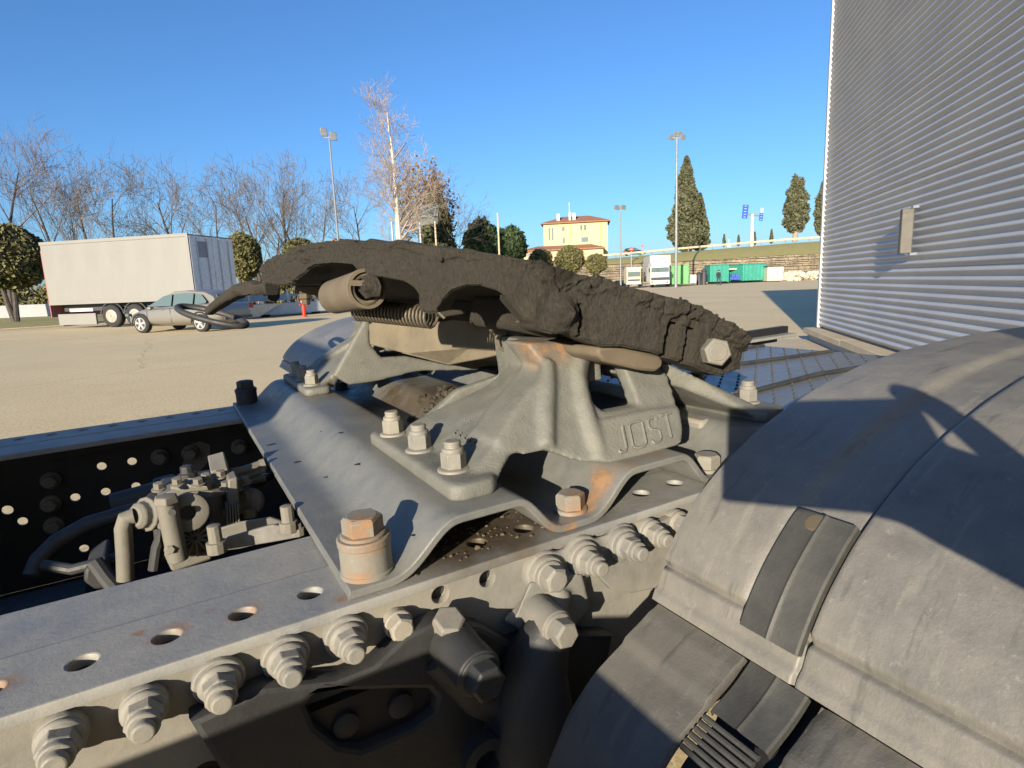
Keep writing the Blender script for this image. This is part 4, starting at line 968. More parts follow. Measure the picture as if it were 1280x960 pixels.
def tree_mesh(h, spread, seed, levels=4, ll=1., r0=None, lean=(0, 0), first=.3, nb=(9, 6, 4, 3), up=.55, wig=.06, tw=.012, trunk_to=1., droop=0.):
    r = random.Random(seed); tr, cr = MB(), MB(); r0 = r0 or h * .019
    def limb(p, d, L, rad, lev, mbuf):
        n = 5 if lev < 2 else 3; pts = [p]; dd = Vector(d); rr = [rad]
        for i in range(n):
            dd = (dd + Vector((r.gauss(0, wig), r.gauss(0, wig), r.gauss(0, wig) + (.05 if lev else 0) - droop * (lev > 1)))).normalized()
            pts.append(pts[-1] + dd * (L / n)); rr.append(max(tw * .6, rad * (1 - .8 * (i + 1) / n)))
        mbuf.tube([tuple(q) for q in pts], rr, 7 if lev == 0 else 4 if lev == 1 else 3, caps=False); return pts, rr
    def grow(p, d, L, rad, lev):
        pts, rr = limb(p, d, L, rad, lev, tr if lev == 0 else cr)
        if lev >= levels: return
        k = nb[min(lev, len(nb) - 1)]
        for i in range(k):
            t = (first + (1 - first) * ((i + r.random()) / k)) if lev == 0 else (.25 + .75 * (i + r.random()) / k)
            f = t * (len(pts) - 1); j = min(int(f), len(pts) - 2); q = pts[j].lerp(pts[j + 1], f - j); dd = (pts[j + 1] - pts[j]).normalized()
            a = r.random() * 2 * math.pi; x, y, _ = frame(dd); side = Vector((x * math.cos(a) + y * math.sin(a)).tolist())
            nd = (dd * up + side * (1 - up * .4) * spread + Vector((0, 0, .22))).normalized()
            ln = L * (r.uniform(.42, .62) * ll if lev == 0 else r.uniform(.45, .7)) * (1.15 - .6 * t if lev == 0 else 1.)
            grow(q, nd, ln, max(tw, rr[j] * r.uniform(.38, .55)), lev + 1)
    grow(Vector((0, 0, 0)), Vector((lean[0], lean[1], 1)).normalized(), h * trunk_to, r0, 0)
    return tr, cr
def bare_tree(x, ytop, depth, seed, label, ybase=378, mat=(None, None), group='bare trees behind the yard', stems=1, **k):
    p = foot(x, ybase, depth); h = zat(x, ytop, p) * .86
    t = empty('bare_tree', p, 0, I4, label, 'tree', group)
    T0, C0 = MB(), MB()
    for s in range(stems):
        kk = dict(k); 
        if stems > 1: a_ = 2.4 * s + seed; kk['lean'] = (math.cos(a_) * .28, math.sin(a_) * .28)
        a_, b_ = tree_mesh(h * .92 * (1 - .12 * s), kk.pop('spread', .9), seed + s * 17, **kk)
        T0.add(a_.v, a_.f); C0.add(b_.v, b_.f)
    off = Matrix.Translation(Vector(p.tolist()))
    T0.build('trunk', mat[0] or M_bark, t, off); C0.build('branches', mat[1] or M_twig, t, off); return t
FIXN = False
bare_tree(14, 158, 42, 3, 'tall bare tree with reddish twigs at the left edge', mat=(M_bark, M_twigr), nb=(9, 6, 4, 3), spread=.85)
bare_tree(88, 200, 46, 5, 'slender bare tree above the left end of the white trailer', stems=2, nb=(7, 5, 4, 2), spread=.6)
bare_tree(146, 180, 44, 8, 'wide dark bare tree above the middle of the white trailer', stems=2, nb=(8, 5, 4, 3), spread=.9, tw=.014)
bare_tree(236, 212, 47, 12, 'bare tree with upright pruned trunk above the trailer rear', nb=(13, 6, 4, 2), spread=.8, first=.4, r0=.22)
bare_tree(281, 222, 48, 14, 'small bare round-headed tree right of the white trailer', nb=(8, 5, 4, 3), spread=.9)
bare_tree(330, 214, 47, 21, 'bare tree with leaning ivy-clad trunks left of the lamp mast', stems=3, nb=(8, 5, 4, 3), spread=.8, r0=.2)
bare_tree(374, 190, 50, 25, 'tall pale bare tree left of the lamp mast', nb=(9, 5, 4, 3), spread=.7)
bare_tree(398, 210, 48, 40, 'bare tree with two dark trunks close to the lamp mast', stems=2, nb=(7, 5, 4, 3), spread=.7)
bare_tree(462, 222, 50, 44, 'bare tree with fine twigs left of the white birch', nb=(8, 5, 4, 3), spread=.85)
bare_tree(566, 212, 52, 47, 'bare tree with wide crown behind the signboard', nb=(8, 6, 5, 3), spread=1.0, mat=(M_bark, M_twigr))
bare_tree(120, 235, 62, 52, 'low distant bare tree behind the white trailer', nb=(7, 5, 4, 2))
# the birch
p = foot(504, 372, 40); h = zat(517, 98, p)
t = empty('birch_tree', p, 0, I4, 'tall white-barked bare birch standing highest above the coupling', 'tree')
off = Matrix.Translation(Vector(p.tolist()))
a_, b_ = tree_mesh(h * .84, .95, 5, nb=(24, 5, 4, 3), first=.34, r0=.20, lean=(.075, -.02), wig=.04, tw=.010, droop=.03, ll=.48)
c_, d_ = tree_mesh(h * .55, .9, 77, nb=(13, 6, 5, 3), first=.35, r0=.13, lean=(-.06, .10), wig=.05, tw=.010, ll=.7)
a_.add(c_.v, c_.f); b_.add(d_.v, d_.f)
a_.build('trunk', M_birch, t, off); b_.build('branches', M_twigw, t, off)
FIXN = True

def ever(name, x, ybase, ytop, wpx, depth, n, size, seed, label, mats, shape='cone', z0=None, trunk=True, cat='tree', group=None, flare=0., inner=.55, tz=None):
    p = foot(x, ybase, depth, 0); zb = zat(x, ybase, p) if z0 is None else z0; zt2 = zat(x, ytop, p); w = wpx / 2 / F_PX * depth
    base = np.array([p[0], p[1], zb if tz is None else tz])
    t = empty(name, base, 0, I4, label, cat, group)
    leaf_obj('crown', leaf_cloud((p[0], p[1], (zb + zt2) / 2), (w, w, (zt2 - zb) / 2), n, size, seed, shape, inner=inner), mats, t)
    if trunk:
        MB().tube([base - [0, 0, .3], [p[0] + .05, p[1], zb + (zt2 - zb) * .3], [p[0], p[1], zb + (zt2 - zb) * .8]], [w * .13, w * .10, w * .02], 8).build('trunk', M_bark, t)
    return t
# evergreens on the left half
ever('conifer', 549, 330, 222, 46, 52, 9000, .20, 4, 'dark evergreen conifer behind the signboard and the birch', L_dark, tz=0., inner=.4)
L_brown = [leafmat('dry_leaf_a', (.16, .10, .045), (.24, .16, .08)), leafmat('dry_leaf_b', (.11, .085, .04), (.17, .13, .065))]
ever('brown_tree', 536, 318, 204, 74, 54, 2600, .16, 14, 'brown-leaved tree just behind the birch and the signboard', L_brown, 'ball', tz=0., inner=.25)
ever('round_tree', 604, 335, 276, 46, 62, 5000, .24, 6, 'dark green rounded tree, larger of the two left of the yellow house', L_pine, 'ball', tz=0.)
ever('round_tree', 639, 335, 284, 36, 64, 4000, .24, 9, 'dark green rounded tree nearest the yellow house', L_pine, 'ball', tz=0.)
def topiary(x, y0, y1, w, depth, seed, label, trunk=True, n=9000, group='clipped topiary trees'):
    p = foot(x, 390, depth); za, zb = zat(x, y1, p), zat(x, y0, p); r_ = w / 2 / F_PX * depth
    t = empty('topiary_tree', p, 0, I4, label, 'clipped tree', group)
    leaf_obj('crown', leaf_cloud((p[0], p[1], (za + zb) / 2), (r_, r_, (zb - za) / 2), n, .12, seed, 'ball', lump=.08, inner=.8), L_hedge, t)
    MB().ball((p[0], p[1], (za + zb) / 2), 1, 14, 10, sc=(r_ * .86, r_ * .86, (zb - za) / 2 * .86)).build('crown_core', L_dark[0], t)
    if trunk: 
        for dx in (-.25, .12): MB().tube([p + [dx * .2, 0, 0], p + [dx, .05, za * .6], p + [dx * 1.4, 0, za + .3]], [.17, .13, .10], 8).build('trunk', M_bark, t)
    return t
topiary(18, 281, 362, 92, 34, 3, 'clipped round-headed tree on two trunks at the left edge')
topiary(311, 292, 348, 44, 40, 5, 'clipped round tree just right of the white trailer')
topiary(382, 298, 340, 40, 48, 7, 'clipped yellowish tree peeping over the left end of the coupling', n=5000)
# hedge mass behind the trailer at far left
p = foot(40, 385, 52); leaf_obj('hedge', np.concatenate([leaf_cloud((*(foot(x_, 385, 52)[:2]), .9), (2.4, 1.2, 1.6), 2600, .16, 90 + i, 'ball') for i, x_ in enumerate((-120, -70, -20, 30, 80, 330, 380))]), L_hedge, label='brownish green hedge behind the low grey wall', cat='hedge')

# ---- big white truck body on the left
def box_from(corner, dirA, LA_, dirB, LB_, z0, z1):
    c = np.array(corner[:2]); a_ = c + dirA * LA_; b_ = c + dirB * LB_; d_ = a_ + dirB * LB_
    q = [c, a_, d_, b_]; return [(*x, z0) for x in q] + [(*x, z1) for x in q]
K = D(244, 372, 22.3); Lp = D(62, 378, 23.6); dA = nv((Lp - K)[:2]); LAx = float(np.linalg.norm((Lp - K)[:2])); dB = np.array([dA[1], -dA[0]])
if dB @ np.array([MW[0, 2], MW[1, 2]]) < 0: dB = -dB
z1 = zat(243, 292, K); z0 = zat(66, 381, Lp)
def TL(a, b, z): q = K[:2] + dA * a + dB * b; return np.array([q[0], q[1], z])
tl = empty('box_trailer', TL(LAx / 2, 1.25, 0), 0, I4, 'big plain white box trailer parked at left behind the grey car', 'trailer')
def tbox(m, a0, a1, b0, b1, za, zb): return m.hexa([TL(a0, b0, za), TL(a1, b0, za), TL(a1, b1, za), TL(a0, b1, za), TL(a0, b0, zb), TL(a1, b0, zb), TL(a1, b1, zb), TL(a0, b1, zb)])
M_trail = plain('trailer_white', (.205, .202, .186), .5, var=.10, scale=.9, stretch=(1, 1, .2))
bd = tbox(MB(), 0, LAx, 0, 2.5, z0, z1).build('box_body', M_trail, tl, bevel=.02)
for a0 in np.arange(.0, LAx - .2, 1.18): tbox(MB(), a0 + .0005, min(LAx, a0 + 1.1797), -.004, 0, z0 + .12, z1 - .12).build('side_panel', M_trail, bd)
rl = MB()
for a0, a1, za, zb in ((-.015, LAx + .02, z1 - .10, z1 + .02), (-.015, LAx + .02, z0 - .02, z0 + .10)): tbox(MB(), a0, a1, -.03, .03, za, zb).build('edge_rail', M_trail, bd)
tbox(MB(), -.03, .08, -.035, .05, z0, z1).build('corner_post', M_trail, bd)
for b0 in (.02, 1.26):
    dr = tbox(MB(), -.045, -.002, b0, b0 + 1.22, z0 + .05, z1 - .06).build('rear_door', plain('door_fill_white', (.80, .80, .78), .5), tl, bevel=.01)  # doors lighter than the sides: sky fill in their shade put into the colour
    for bb in (b0 + .35, b0 + .9): MB().cyl(TL(-.07, bb, z0 + .1), TL(-.07, bb, z1 - .1), .018, n=8).build('lock_rod', M_galv, dr)
tbox(MB(), -.055, -.046, .36, .95, z1 - .85, z1 - .25).build('door_plate', M_gwall, tl)
tbox(MB(), LAx, LAx + .04, .0, 2.5, z0 - .5, z1 - .3).build('headboard', plain('reddish_edge', (.32, .12, .12), .6), tl)
tbox(MB(), .1, LAx - .1, .5, 2.0, z0 - .30, z0 - .02).build('chassis', M_darkg, tl)
sb_ = tbox(MB(), LAx * .685, LAx - .32, -.02, .06, .14, .58).build('side_box', M_trail, tl, bevel=.01)
tbox(MB(), LAx * .70, LAx - .9, .0, .05, .66, .78).build('side_guard', M_white, tl)
def truck_wheel(c, axis, r, w, parent, rimm=None):
    ax = nv(np.array(axis)); wv = MB().lathe(np.array(c) - ax * w / 2, ax, [(0, r * .55), (0, r * .9), (w * .12, r), (w * .88, r), (w, r * .9), (w, r * .55)], 28).build('wheel', M_black, parent)
    rm_ = MB().lathe(np.array(c) - ax * (w / 2 + .01), ax, [(0, r * .54), (.01, r * .58), (.07, r * .5), (.09, r * .24), (.01, r * .20), (.0, r * .10), (.0, .01)], 20); x_q, y_q, _ = frame(ax)
    for k_ in range(8): t_ = k_ * math.pi / 4; cq = np.array(c) - ax * (w / 2 - .07) + (x_q * math.cos(t_) + y_q * math.sin(t_)) * r * .36; rm_.lathe(cq, -ax, [(0, r * .06), (.02, r * .06)], 6)
    rm_.build('rim', rimm or M_rim, wv)
    return wv
for x_, y_ in ((141, 411), (170, 408)):
    r_ = MW @ ray(x_, y_); tt_ = float(K[:2] @ dB) / float(r_[:2] @ dB); aa = float((r_[:2] * tt_ - K[:2]) @ dA)
    truck_wheel(TL(aa, .16, .44), (*dB, 0), .44, .28, tl); truck_wheel(TL(aa, 2.3, .44), (*dB, 0), .44, .28, tl)
    MB().tube([TL(aa + math.cos(t_) * .54, .10, .44 + math.sin(t_) * .54) for t_ in np.linspace(.15, math.pi - .15, 12)], .03, 6).build('wheel_arch', M_darkg, tl)

# ---- grey hatchback
def car_at(P0, hd, name, label, colr, sc=1., group=None):
    """P0 = ground point below the middle of the near flank, hd = unit heading of the nose, the near flank faces the lens"""
    sd2 = np.array([hd[1], -hd[0]])
    if sd2 @ -np.array(P0[:2]) > 0: sd2 = -sd2                       # points away from the lens
    q = lambda a, b, z: np.array([P0[0] + hd[0] * a * sc + sd2[0] * b * sc, P0[1] + hd[1] * a * sc + sd2[1] * b * sc, z * sc])
    t = empty(name, q(0, .9, 0), 0, I4, label, 'car', group)
    cp = NT(name + '_paint'); cp.col(colr); cp.rough(.30); cp.b.inputs['Metallic'].default_value = .25; cp.b.inputs['Coat Weight'].default_value = .6; cp = cp.m
    st = [(-2.12, .42, .72, .72, .66), (-2.05, .30, .95, .98, .76), (-1.85, .20, 1.0, 1.02, .84), (-1.3, .18, .98, 1.0, .89), (-.4, .18, .95, .97, .90), (.6, .18, .92, .95, .90), (1.2, .18, .86, .90, .87), (1.75, .20, .74, .80, .80), (2.05, .28, .62, .66, .68), (2.14, .38, .54, .56, .58)]
    rows = []
    for a, zl, zs, zc, hw in st:
        r = []
        for b, z in [(-1, zl), (-1.0, (zl + zs) * .5), (-1.0, zs - .1), (-.93, zs), (-.5, zc), (.5, zc), (.93, zs), (1.0, zs - .1), (1.0, (zl + zs) * .5), (1, zl)]:
            fl = 1.03 if abs(b) == 1.0 and z < zs - .2 and z > zl else 1.
            r.append(q(a, .9 + b * hw * fl, z))
        rows.append(r)
    m = MB().grid(rows, closed_v=True); m.add(rows[0], [tuple(range(10))]); m.add(rows[-1], [tuple(range(10))])
    body = m.build('body', cp, t, smooth=45)
    sub = body.modifiers.new('s', 'SUBSURF'); sub.levels = 1; sub.render_levels = 2
    gl = [(-1.93, .95, .96, .70), (-1.72, 1.25, 1.30, .66), (-1.35, 1.40, 1.44, .63), (-.6, 1.46, 1.49, .63), (.0, 1.44, 1.46, .63), (.42, 1.30, 1.33, .64), (1.12, .90, .92, .74)]
    rows = []
    for a, zs, zc, hw in gl:
        hb2 = .82
        rows.append([q(a, .9 - hb2 if False else .9 - max(hw, hb2 - (zs - .9) * .36), min(.88, zs)), q(a, .9 - hw, zs - .03), q(a, .9 - hw * .85, zs), q(a, .9, zc), q(a, .9 + hw * .85, zs), q(a, .9 + hw, zs - .03), q(a, .9 + max(hw, hb2 - (zs - .9) * .36), min(.88, zs))])
    m = MB().grid(rows, closed_v=True); m.add(rows[0], [tuple(range(7))]); m.add(rows[-1], [tuple(range(7))])
    cab = m.build('cabin', cp, t, smooth=50)
    side = lambda a, z: q(a, .9 - (.805 - (z - .9) * .30) - .012, z)
    for pl in ([(1.0, .945), (.50, 1.20), (.36, 1.28), (-.02, 1.345), (-.02, .93)], [(-.10, .93), (-.10, 1.35), (-.55, 1.365), (-.95, 1.35), (-.95, .945)], [(-1.03, .95), (-1.03, 1.34), (-1.28, 1.29), (-1.52, 1.06), (-1.50, .99)]):
        pm_ = MB().extr([side(*c_) for c_ in pl], (sd2[0] * .01, sd2[1] * .01, 0)).build('side_window', M_glass, t)
    MB().extr([q(-1.90, .9 + b, .99) if k_ else q(-1.75, .9 + b * .9, 1.27) for b, k_ in ((-.6, 1), (.6, 1), (.6, 0), (-.6, 0))], (-hd[0] * .03, -hd[1] * .03, .012)).build('rear_window', M_glass, t)
    MB().hexa([q(a, b, z) for z in (.82, .93) for a, b in ((.78, -.04), (.95, -.04), (.95, .12), (.78, .12))]).build('mirror', cp, t, bevel=.03)
    for a in (-1.28, 1.32):
        for b in (.10, 1.70):
            w = truck_wheel(q(a, b, .325), (*sd2, 0), .325 * sc, .21 * sc, t, M_darkg)
            if b < 1:
                m = MB()
                for k_ in range(5):
                    an = 2 * math.pi * k_ / 5 + .3
                    for dd in (-.16, .16): m.tube([q(a, -.02, .325), q(a + math.cos(an + dd * .8) * .21, -.025, .325 + math.sin(an + dd * .8) * .21)], .024 * sc, 5)
                m.tube([q(a + math.cos(x_) * .215, -.02, .325 + math.sin(x_) * .215) for x_ in np.linspace(0, 2 * math.pi, 24, endpoint=False)], .016 * sc, 5, closed=True)
                m.build('spokes', plain('alloy', (.62, .60, .56), .35, .4), w)
                MB().tube([q(a + math.cos(x_) * .365, -.008, .325 + math.sin(x_) * .365) for x_ in np.linspace(-.1, math.pi + .1, 16)], .028 * sc, 6).build('wheel_arch', M_black, t)
    for z_, a0, a1 in ((.855, -1.0, .9), (.60, -1.9, 1.75)): MB().tube([q(a0, -.005 + (.012 if z_ > .8 else -.018), z_), q(a1, .0 + (.02 if z_ > .8 else .03), z_ - .02)], .010 * sc, 5).build('trim_line', M_darkg, t)
    for a in (-.06, .98): MB().tube([q(a, -.012, .32), q(a + .01, -.012, .86)], .006 * sc, 4).build('door_gap', M_black, t)
    for a in (-.80, .24): MB().box((0, 0, 0), (.01, .01, .01)).build('x', M_black) and MB().hexa([q(a + x_, y_, z) for z in (.80, .825) for x_, y_ in ((0, -.022), (.17, -.022), (.17, .0), (0, .0))]).build('handle', cp, t); 
    for b in (.12, 1.68):
        MB().hexa([q(a, b + y_, z) for z in (.74, .92) for a, y_ in ((-2.085, -.14), (-1.85, -.16 if b < 1 else .16), (-1.90, .1), (-2.10, .1))]).build('tail_light', plain('red_lens', (.35, .02, .015), .25), t, bevel=.02)
        MB().hexa([q(a, b + y_, z) for z in (.60, .71) for a, y_ in ((1.86, -.10), (2.09, -.04), (2.11, .1), (1.9, .1))]).build('headlight', M_glass, t, bevel=.02)
    MB().hexa([q(a, b, z) for z in (.40, .50) for a, b in ((-2.165, .2), (-2.10, .2), (-2.10, 1.6), (-2.165, 1.6))]).build('rear_bumper_trim', M_darkg, t)
    for o_ in [o_ for o_ in bpy.data.objects if o_.name.startswith('x')]: bpy.data.objects.remove(o_)
    return t
fw_, rw_ = G(177, 416.5), G(251, 415); hd = nv((fw_ - rw_)[:2]); mid = (fw_ + rw_) / 2; wb = float(np.linalg.norm((fw_ - rw_)[:2]))
print('car wheelbase', wb, 'trailer', LAx, z0, z1)
car_at(mid - np.array([*hd, 0]) * .02 * wb, hd, 'parked_car', 'grey five-door hatchback parked in front of the white trailer', (.20, .19, .17), sc=wb / 2.6)

# ---- stacked flat trailers, red post
fl_ = empty('flat_trailer', foot(300, 395, 26), 0, I4, 'low pale flat trailer with a white ramp beside the grey car', 'trailer')
A0, A1 = foot(296, 404, 25.5), foot(440, 392, 30); d = nv(A1 - A0); nn_ = np.array([-d[1], d[0], 0]); LL = float(np.linalg.norm(A1 - A0))
M_pale = plain('pale_blue_grey', (.42, .46, .48), .6, var=.15, scale=2)
def fb(a0, a1, b0, b1, za, zb, m=None):
    m = m or MB(); f = lambda a, b, z: A0 + d * a + nn_ * b + np.array([0, 0, z]); return m.hexa([f(a0, b0, za), f(a1, b0, za), f(a1, b1, za), f(a0, b1, za), f(a0, b0, zb), f(a1, b0, zb), f(a1, b1, zb), f(a0, b1, zb)])
fb(0, LL, .6, 2.2, .25, .50).build('bed', M_pale, fl_, bevel=.02)
fb(1.0, LL, .2, .35, .12, .62).build('side_board', M_pale, fl_, bevel=.02)
fb(.2, 3.5, 1.4, 1.5, .72, 1.02).build('tail_board', M_pale, fl_)
fb(0, LL * .8, 2.1, 2.2, .9, 1.0).build('rail', M_white, fl_)
for a0 in (.9, 2.8, 4.6): fb(a0, a0 + .09, .55, .64, .1, 1.25).build('post', M_white, fl_)
f = lambda a, b, z: A0 + d * a + nn_ * b + np.array([0, 0, z])
MB().extr([f(.45, .05, .05), f(.45, .05, .60), f(2.3, .05, .60), f(1.9, .05, .48), f(1.2, .05, .12), f(1.0, .05, .05)], nn_ * .08).build('ramp', plain('cream', (.66, .61, .46), .6), fl_)
for a0 in (1.6, 4.2): truck_wheel(f(a0, .5, .28), nn_, .28, .2, fl_, M_galv)
rk = empty('cargo_rack', f(5.6, 1.5, 0), 0, I4, 'white slatted rack with a magenta box behind the red post', 'rack')
for z in (.7, .9, 1.1, 1.3): fb(4.6, 6.6, 1.55, 1.6, z, z + .07).build('slat', M_white, rk)
for a0 in (4.6, 6.5): fb(a0, a0 + .1, 1.6, 1.7, .5, 1.45).build('upright', M_white, rk)
fb(4.85, 5.5, 1.3, 1.5, .92, 1.38).build('box', plain('magenta_box', (.22, .03, .09), .5), rk)
p = foot(381, 400, 26.0); rp = empty('red_hydrant', p, 0, I4, 'small bright red hydrant post in front of the flat trailer', 'hydrant')
M_red = plain('signal_red', (.62, .03, .015), .4, var=.1)
MB().lathe(p, (0, 0, 1), [(0, .13), (.04, .13), (.05, .085), (.62, .085), (.64, .11), (.72, .11), (.80, .09), (.86, .03)], 16).build('post', M_red, rp)
for sx in (-1, 1): MB().cyl(p + [0, 0, .52], p + np.array([.17 * sx, -.05, .52]), .045, n=10).build('outlet', M_red, rp)
MB().ball(p + np.array([-.06, -.09, .66]), .06, 8, 6).build('cap', M_white, rp)

# ---- lamp masts, signboard, poles
M_mast = plain('mast_grey', (.20, .215, .23), .5, .2, var=.15, scale=3)
def mast(x0, y0, x1, y1, depth, label, heads, r=.06, base_y=None):
    p = foot(x0, y0, depth); ph = zat(x1, y1, p); q_ = D(x1, y1, depth)
    t = empty('lamp_mast', p, 0, I4, label, 'lamp mast', 'floodlight masts')
    MB().tube([p, (p[0], p[1], ph)], [r, r * .55], 10).build('pole', M_mast, t)
    right = np.array([MW[0, 0], MW[1, 0], 0]); fwd = np.array([MW[0, 2], MW[1, 2], 0]); s = depth / F_PX
    tp = np.array([p[0], p[1], ph])
    MB().tube([tp + right * s * min(h[0] for h in heads), tp, tp + right * s * max(h[0] for h in heads)], r * .5, 6).build('crossbar', M_galv, t)
    for dx, dy, w, hh in heads:
        c = tp + right * s * dx + np.array([0, 0, -s * dy]); a_ = right * s * w / 2 * .8 + fwd * s * w / 2 * .55; b_ = np.array([0, 0, s * hh / 2]) - fwd * s * 1.2; n_ = nv(np.cross(a_, b_)) * s * 3.0
        hb_ = MB().hexa([c - a_ - b_ - n_ * .5, c + a_ - b_ - n_ * .5, c + a_ + b_ - n_ * .5, c - a_ + b_ - n_ * .5, c - a_ - b_ + n_ * .5, c + a_ - b_ + n_ * .5, c + a_ + b_ + n_ * .5, c - a_ + b_ + n_ * .5]).build('lamp_head', plain('lamp_grey', (.2, .22, .24), .4), t, bevel=.02)
        f_ = n_ * .52; MB().extr([c - (a_ + b_) * .8 + f_, c + (a_ - b_) * .8 + f_, c + (a_ + b_) * .8 + f_, c + (b_ - a_) * .8 + f_], n_ * .02).build('lamp_glass', M_galv, hb_)
        MB().extr([c - (a_ + b_) * .8 - f_, c + (a_ - b_) * .8 - f_, c + (a_ + b_) * .8 - f_, c + (b_ - a_) * .8 - f_], -n_ * .02).build('lamp_back', M_darkg, hb_)
mast(430, 385, 424, 172, 30, 'slim lamp mast with two floodlights left of the birch', [(-6, -6, 8, 9), (5, -1, 8, 9)], .07)
mast(845, 350, 850, 172, 62, 'tallest lamp mast with a cluster of floodlights beside the big cypress', [(-7, -1, 7, 5), (-2, -4, 6, 5), (3, -4, 6, 5), (7, -1, 7, 5)], .17)
mast(776, 352, 779, 258, 70, 'short lamp mast with two floodlights right of the yellow house', [(-4, 1, 7, 4.5), (4, 1, 6, 4.5)], .11)
sbp = foot(523, 380, 46); sg = empty('signboard', sbp, 0, I4, 'grey signboard seen from behind beside the birch trunk', 'signboard')
right = np.array([MW[0, 0], MW[1, 0], 0]); right /= np.linalg.norm(right); fwd = nv(np.array([MW[0, 2], MW[1, 2], 0])); s = 46 / F_PX
def sgp(x, y): return D(x, y, 46)
M_sback = plain('sign_back', (.085, .10, .092), .6, var=.15, scale=2)
for xs in ((503, 523), (525, 547)): MB().extr([sgp(xs[0], 281.5), sgp(xs[1], 280), sgp(xs[1], 254), sgp(xs[0], 257)], fwd * .06).build('board', M_sback, sg)
MB().extr([sgp(487, 276), sgp(547, 270), sgp(547, 267.5), sgp(487, 273)], -fwd * .08).build('brace', plain('brace_grey', (.17, .19, .18), .6), sg)
for x_ in (489, 524): p = sgp(x_, 277); MB().tube([(p[0], p[1], 0), p + fwd * .1], .09, 8).build('leg', M_galv, sg)
for x0, y1, dep, r_, lab in ((550, 276, 42, .07, 'short pale post right of the signboard'), (627, 266, 45, .07, 'pale thin post in front of the rounded green trees')):
    p = foot(x0, 385, dep); t = empty('pale_post', p, 0, I4, lab, 'post'); MB().tube([p, (p[0], p[1], zat(x0, y1, p))], [r_, r_ * .9], 8).build('pole', M_conc, t)
p = D(417, 294, 70); hs = empty('brick_house', (p[0], p[1], 0), 0, I4, 'reddish gable roof just showing between the bare trees', 'house')
rt_ = right * 2.6; M_roof = plain('roof_tiles', (.32, .15, .085), .85, var=.35, scale=3, bump=.3)
b0_ = np.array([p[0], p[1], 0]); MB().extr([b0_ - rt_, b0_ + rt_, b0_ + rt_ + [0, 0, 4.6], b0_ + [0, 0, 6.9], b0_ - rt_ + [0, 0, 4.6]], fwd * 6).build('wall', plain('brick_wall', (.34, .19, .13), .9), hs)
MB().extr([b0_ - rt_ * 1.1 + [0, 0, 4.45] - fwd * .2, b0_ + [0, 0, 7.05] - fwd * .2, b0_ + rt_ * 1.1 + [0, 0, 4.45] - fwd * .2, b0_ + rt_ * 1.1 + [0, 0, 4.65] - fwd * .2, b0_ + [0, 0, 7.25] - fwd * .2, b0_ - rt_ * 1.1 + [0, 0, 4.65] - fwd * .2], fwd * 6.4).build('roof', M_roof, hs)

# ---- the yellow house
DH = 150.
def hp_(x, y, dd=0.): return D(x, y, DH + dd)
M_yel = plain('yellow_render', (.54, .44, .245), .85, var=.08, scale=.5)
M_win = plain('window_dark', (.10, .085, .075), .3)
hb0 = foot(718, 340, DH); yh = empty('yellow_house', hb0, 0, I4, 'yellow villa with a red tiled roof and low wing', 'house')
a_, b_ = foot(681, 340, DH + 2), foot(760, 340, DH); dx_ = nv(b_ - a_); dn = np.array([-dx_[1], dx_[0], 0]); HL = float(np.linalg.norm(b_ - a_)); zt1 = zat(700, 278, foot(700, 330, DH)); zb1 = 0.
def H(a, b, z): return a_ + dx_ * a * HL + dn * b + np.array([0, 0, z])
MB().extr([H(0, 0, 0), H(1, 0, 0), H(1, 10, 0), H(0, 10, 0)], (0, 0, zt1)).build('wall', M_yel, yh, smooth=0)
ze = zt1 + .05; rf = MB(); o = .045
rf.add([H(-o, -.8, ze), H(1 + o, -.8, ze), H(1 + o, 10.8, ze), H(-o, 10.8, ze), H(.30, 5, ze + 1.9), H(.72, 5, ze + 1.9), H(-o, -.8, ze - .25), H(1 + o, -.8, ze - .25), H(1 + o, 10.8, ze - .25), H(-o, 10.8, ze - .25)], [(0, 1, 5, 4), (1, 2, 5), (2, 3, 4, 5), (3, 0, 4), (6, 7, 1, 0), (7, 8, 2, 1), (8, 9, 3, 2), (9, 6, 0, 3), (9, 8, 7, 6)])
roof = rf.build('roof', M_roof, yh, smooth=0)
for f0, f1, zz_ in ((.21, .255, 2.3), (.40, .435, 2.6), (.46, .505, 2.3)):
    MB().box((0, 0, 0), (1, 1, 1)); ch = MB(); ch.hexa([H(f0, 1, ze), H(f1, 1, ze), H(f1, 2, ze), H(f0, 2, ze), H(f0, 1, ze + zz_), H(f1, 1, ze + zz_), H(f1, 2, ze + zz_), H(f0, 2, ze + zz_)]).build('chimney', M_white, roof)
MB().tube([H(.41, 1.5, ze), H(.41, 1.5, ze + 5)], .06, 5).build('aerial', M_galv, roof)
def hwin(x0, y0, x1, y1, name='window'):
    fx = lambda x: (x - 681) / 79.; p0 = foot((x0 + x1) / 2, 330, DH); za, zb = zat(x0, y1, p0), zat(x0, y0, p0)
    w = MB().extr([H(fx(x0), -.12, za), H(fx(x1), -.12, za), H(fx(x1), -.12, zb), H(fx(x0), -.12, zb)], dn * .1).build(name, M_win, yh)
    MB().extr([H(fx(x0) - .006, -.16, za - .25), H(fx(x1) + .006, -.16, za - .25), H(fx(x1) + .006, -.16, za), H(fx(x0) - .006, -.16, za)], dn * .15).build('sill', M_conc, w)
    for k_ in (0, 1): xa = fx(x0 + (x1 - x0) * (.0 + .5 * k_)); xb = fx(x0 + (x1 - x0) * (.5 + .5 * k_)); MB().extr([H(xa + .001, -.13, za + .08), H(xb - .001, -.13, za + .08), H(xb - .001, -.13, zb - .08), H(xa + .001, -.13, zb - .08)], -dn * .03).build('pane', M_glass, w)
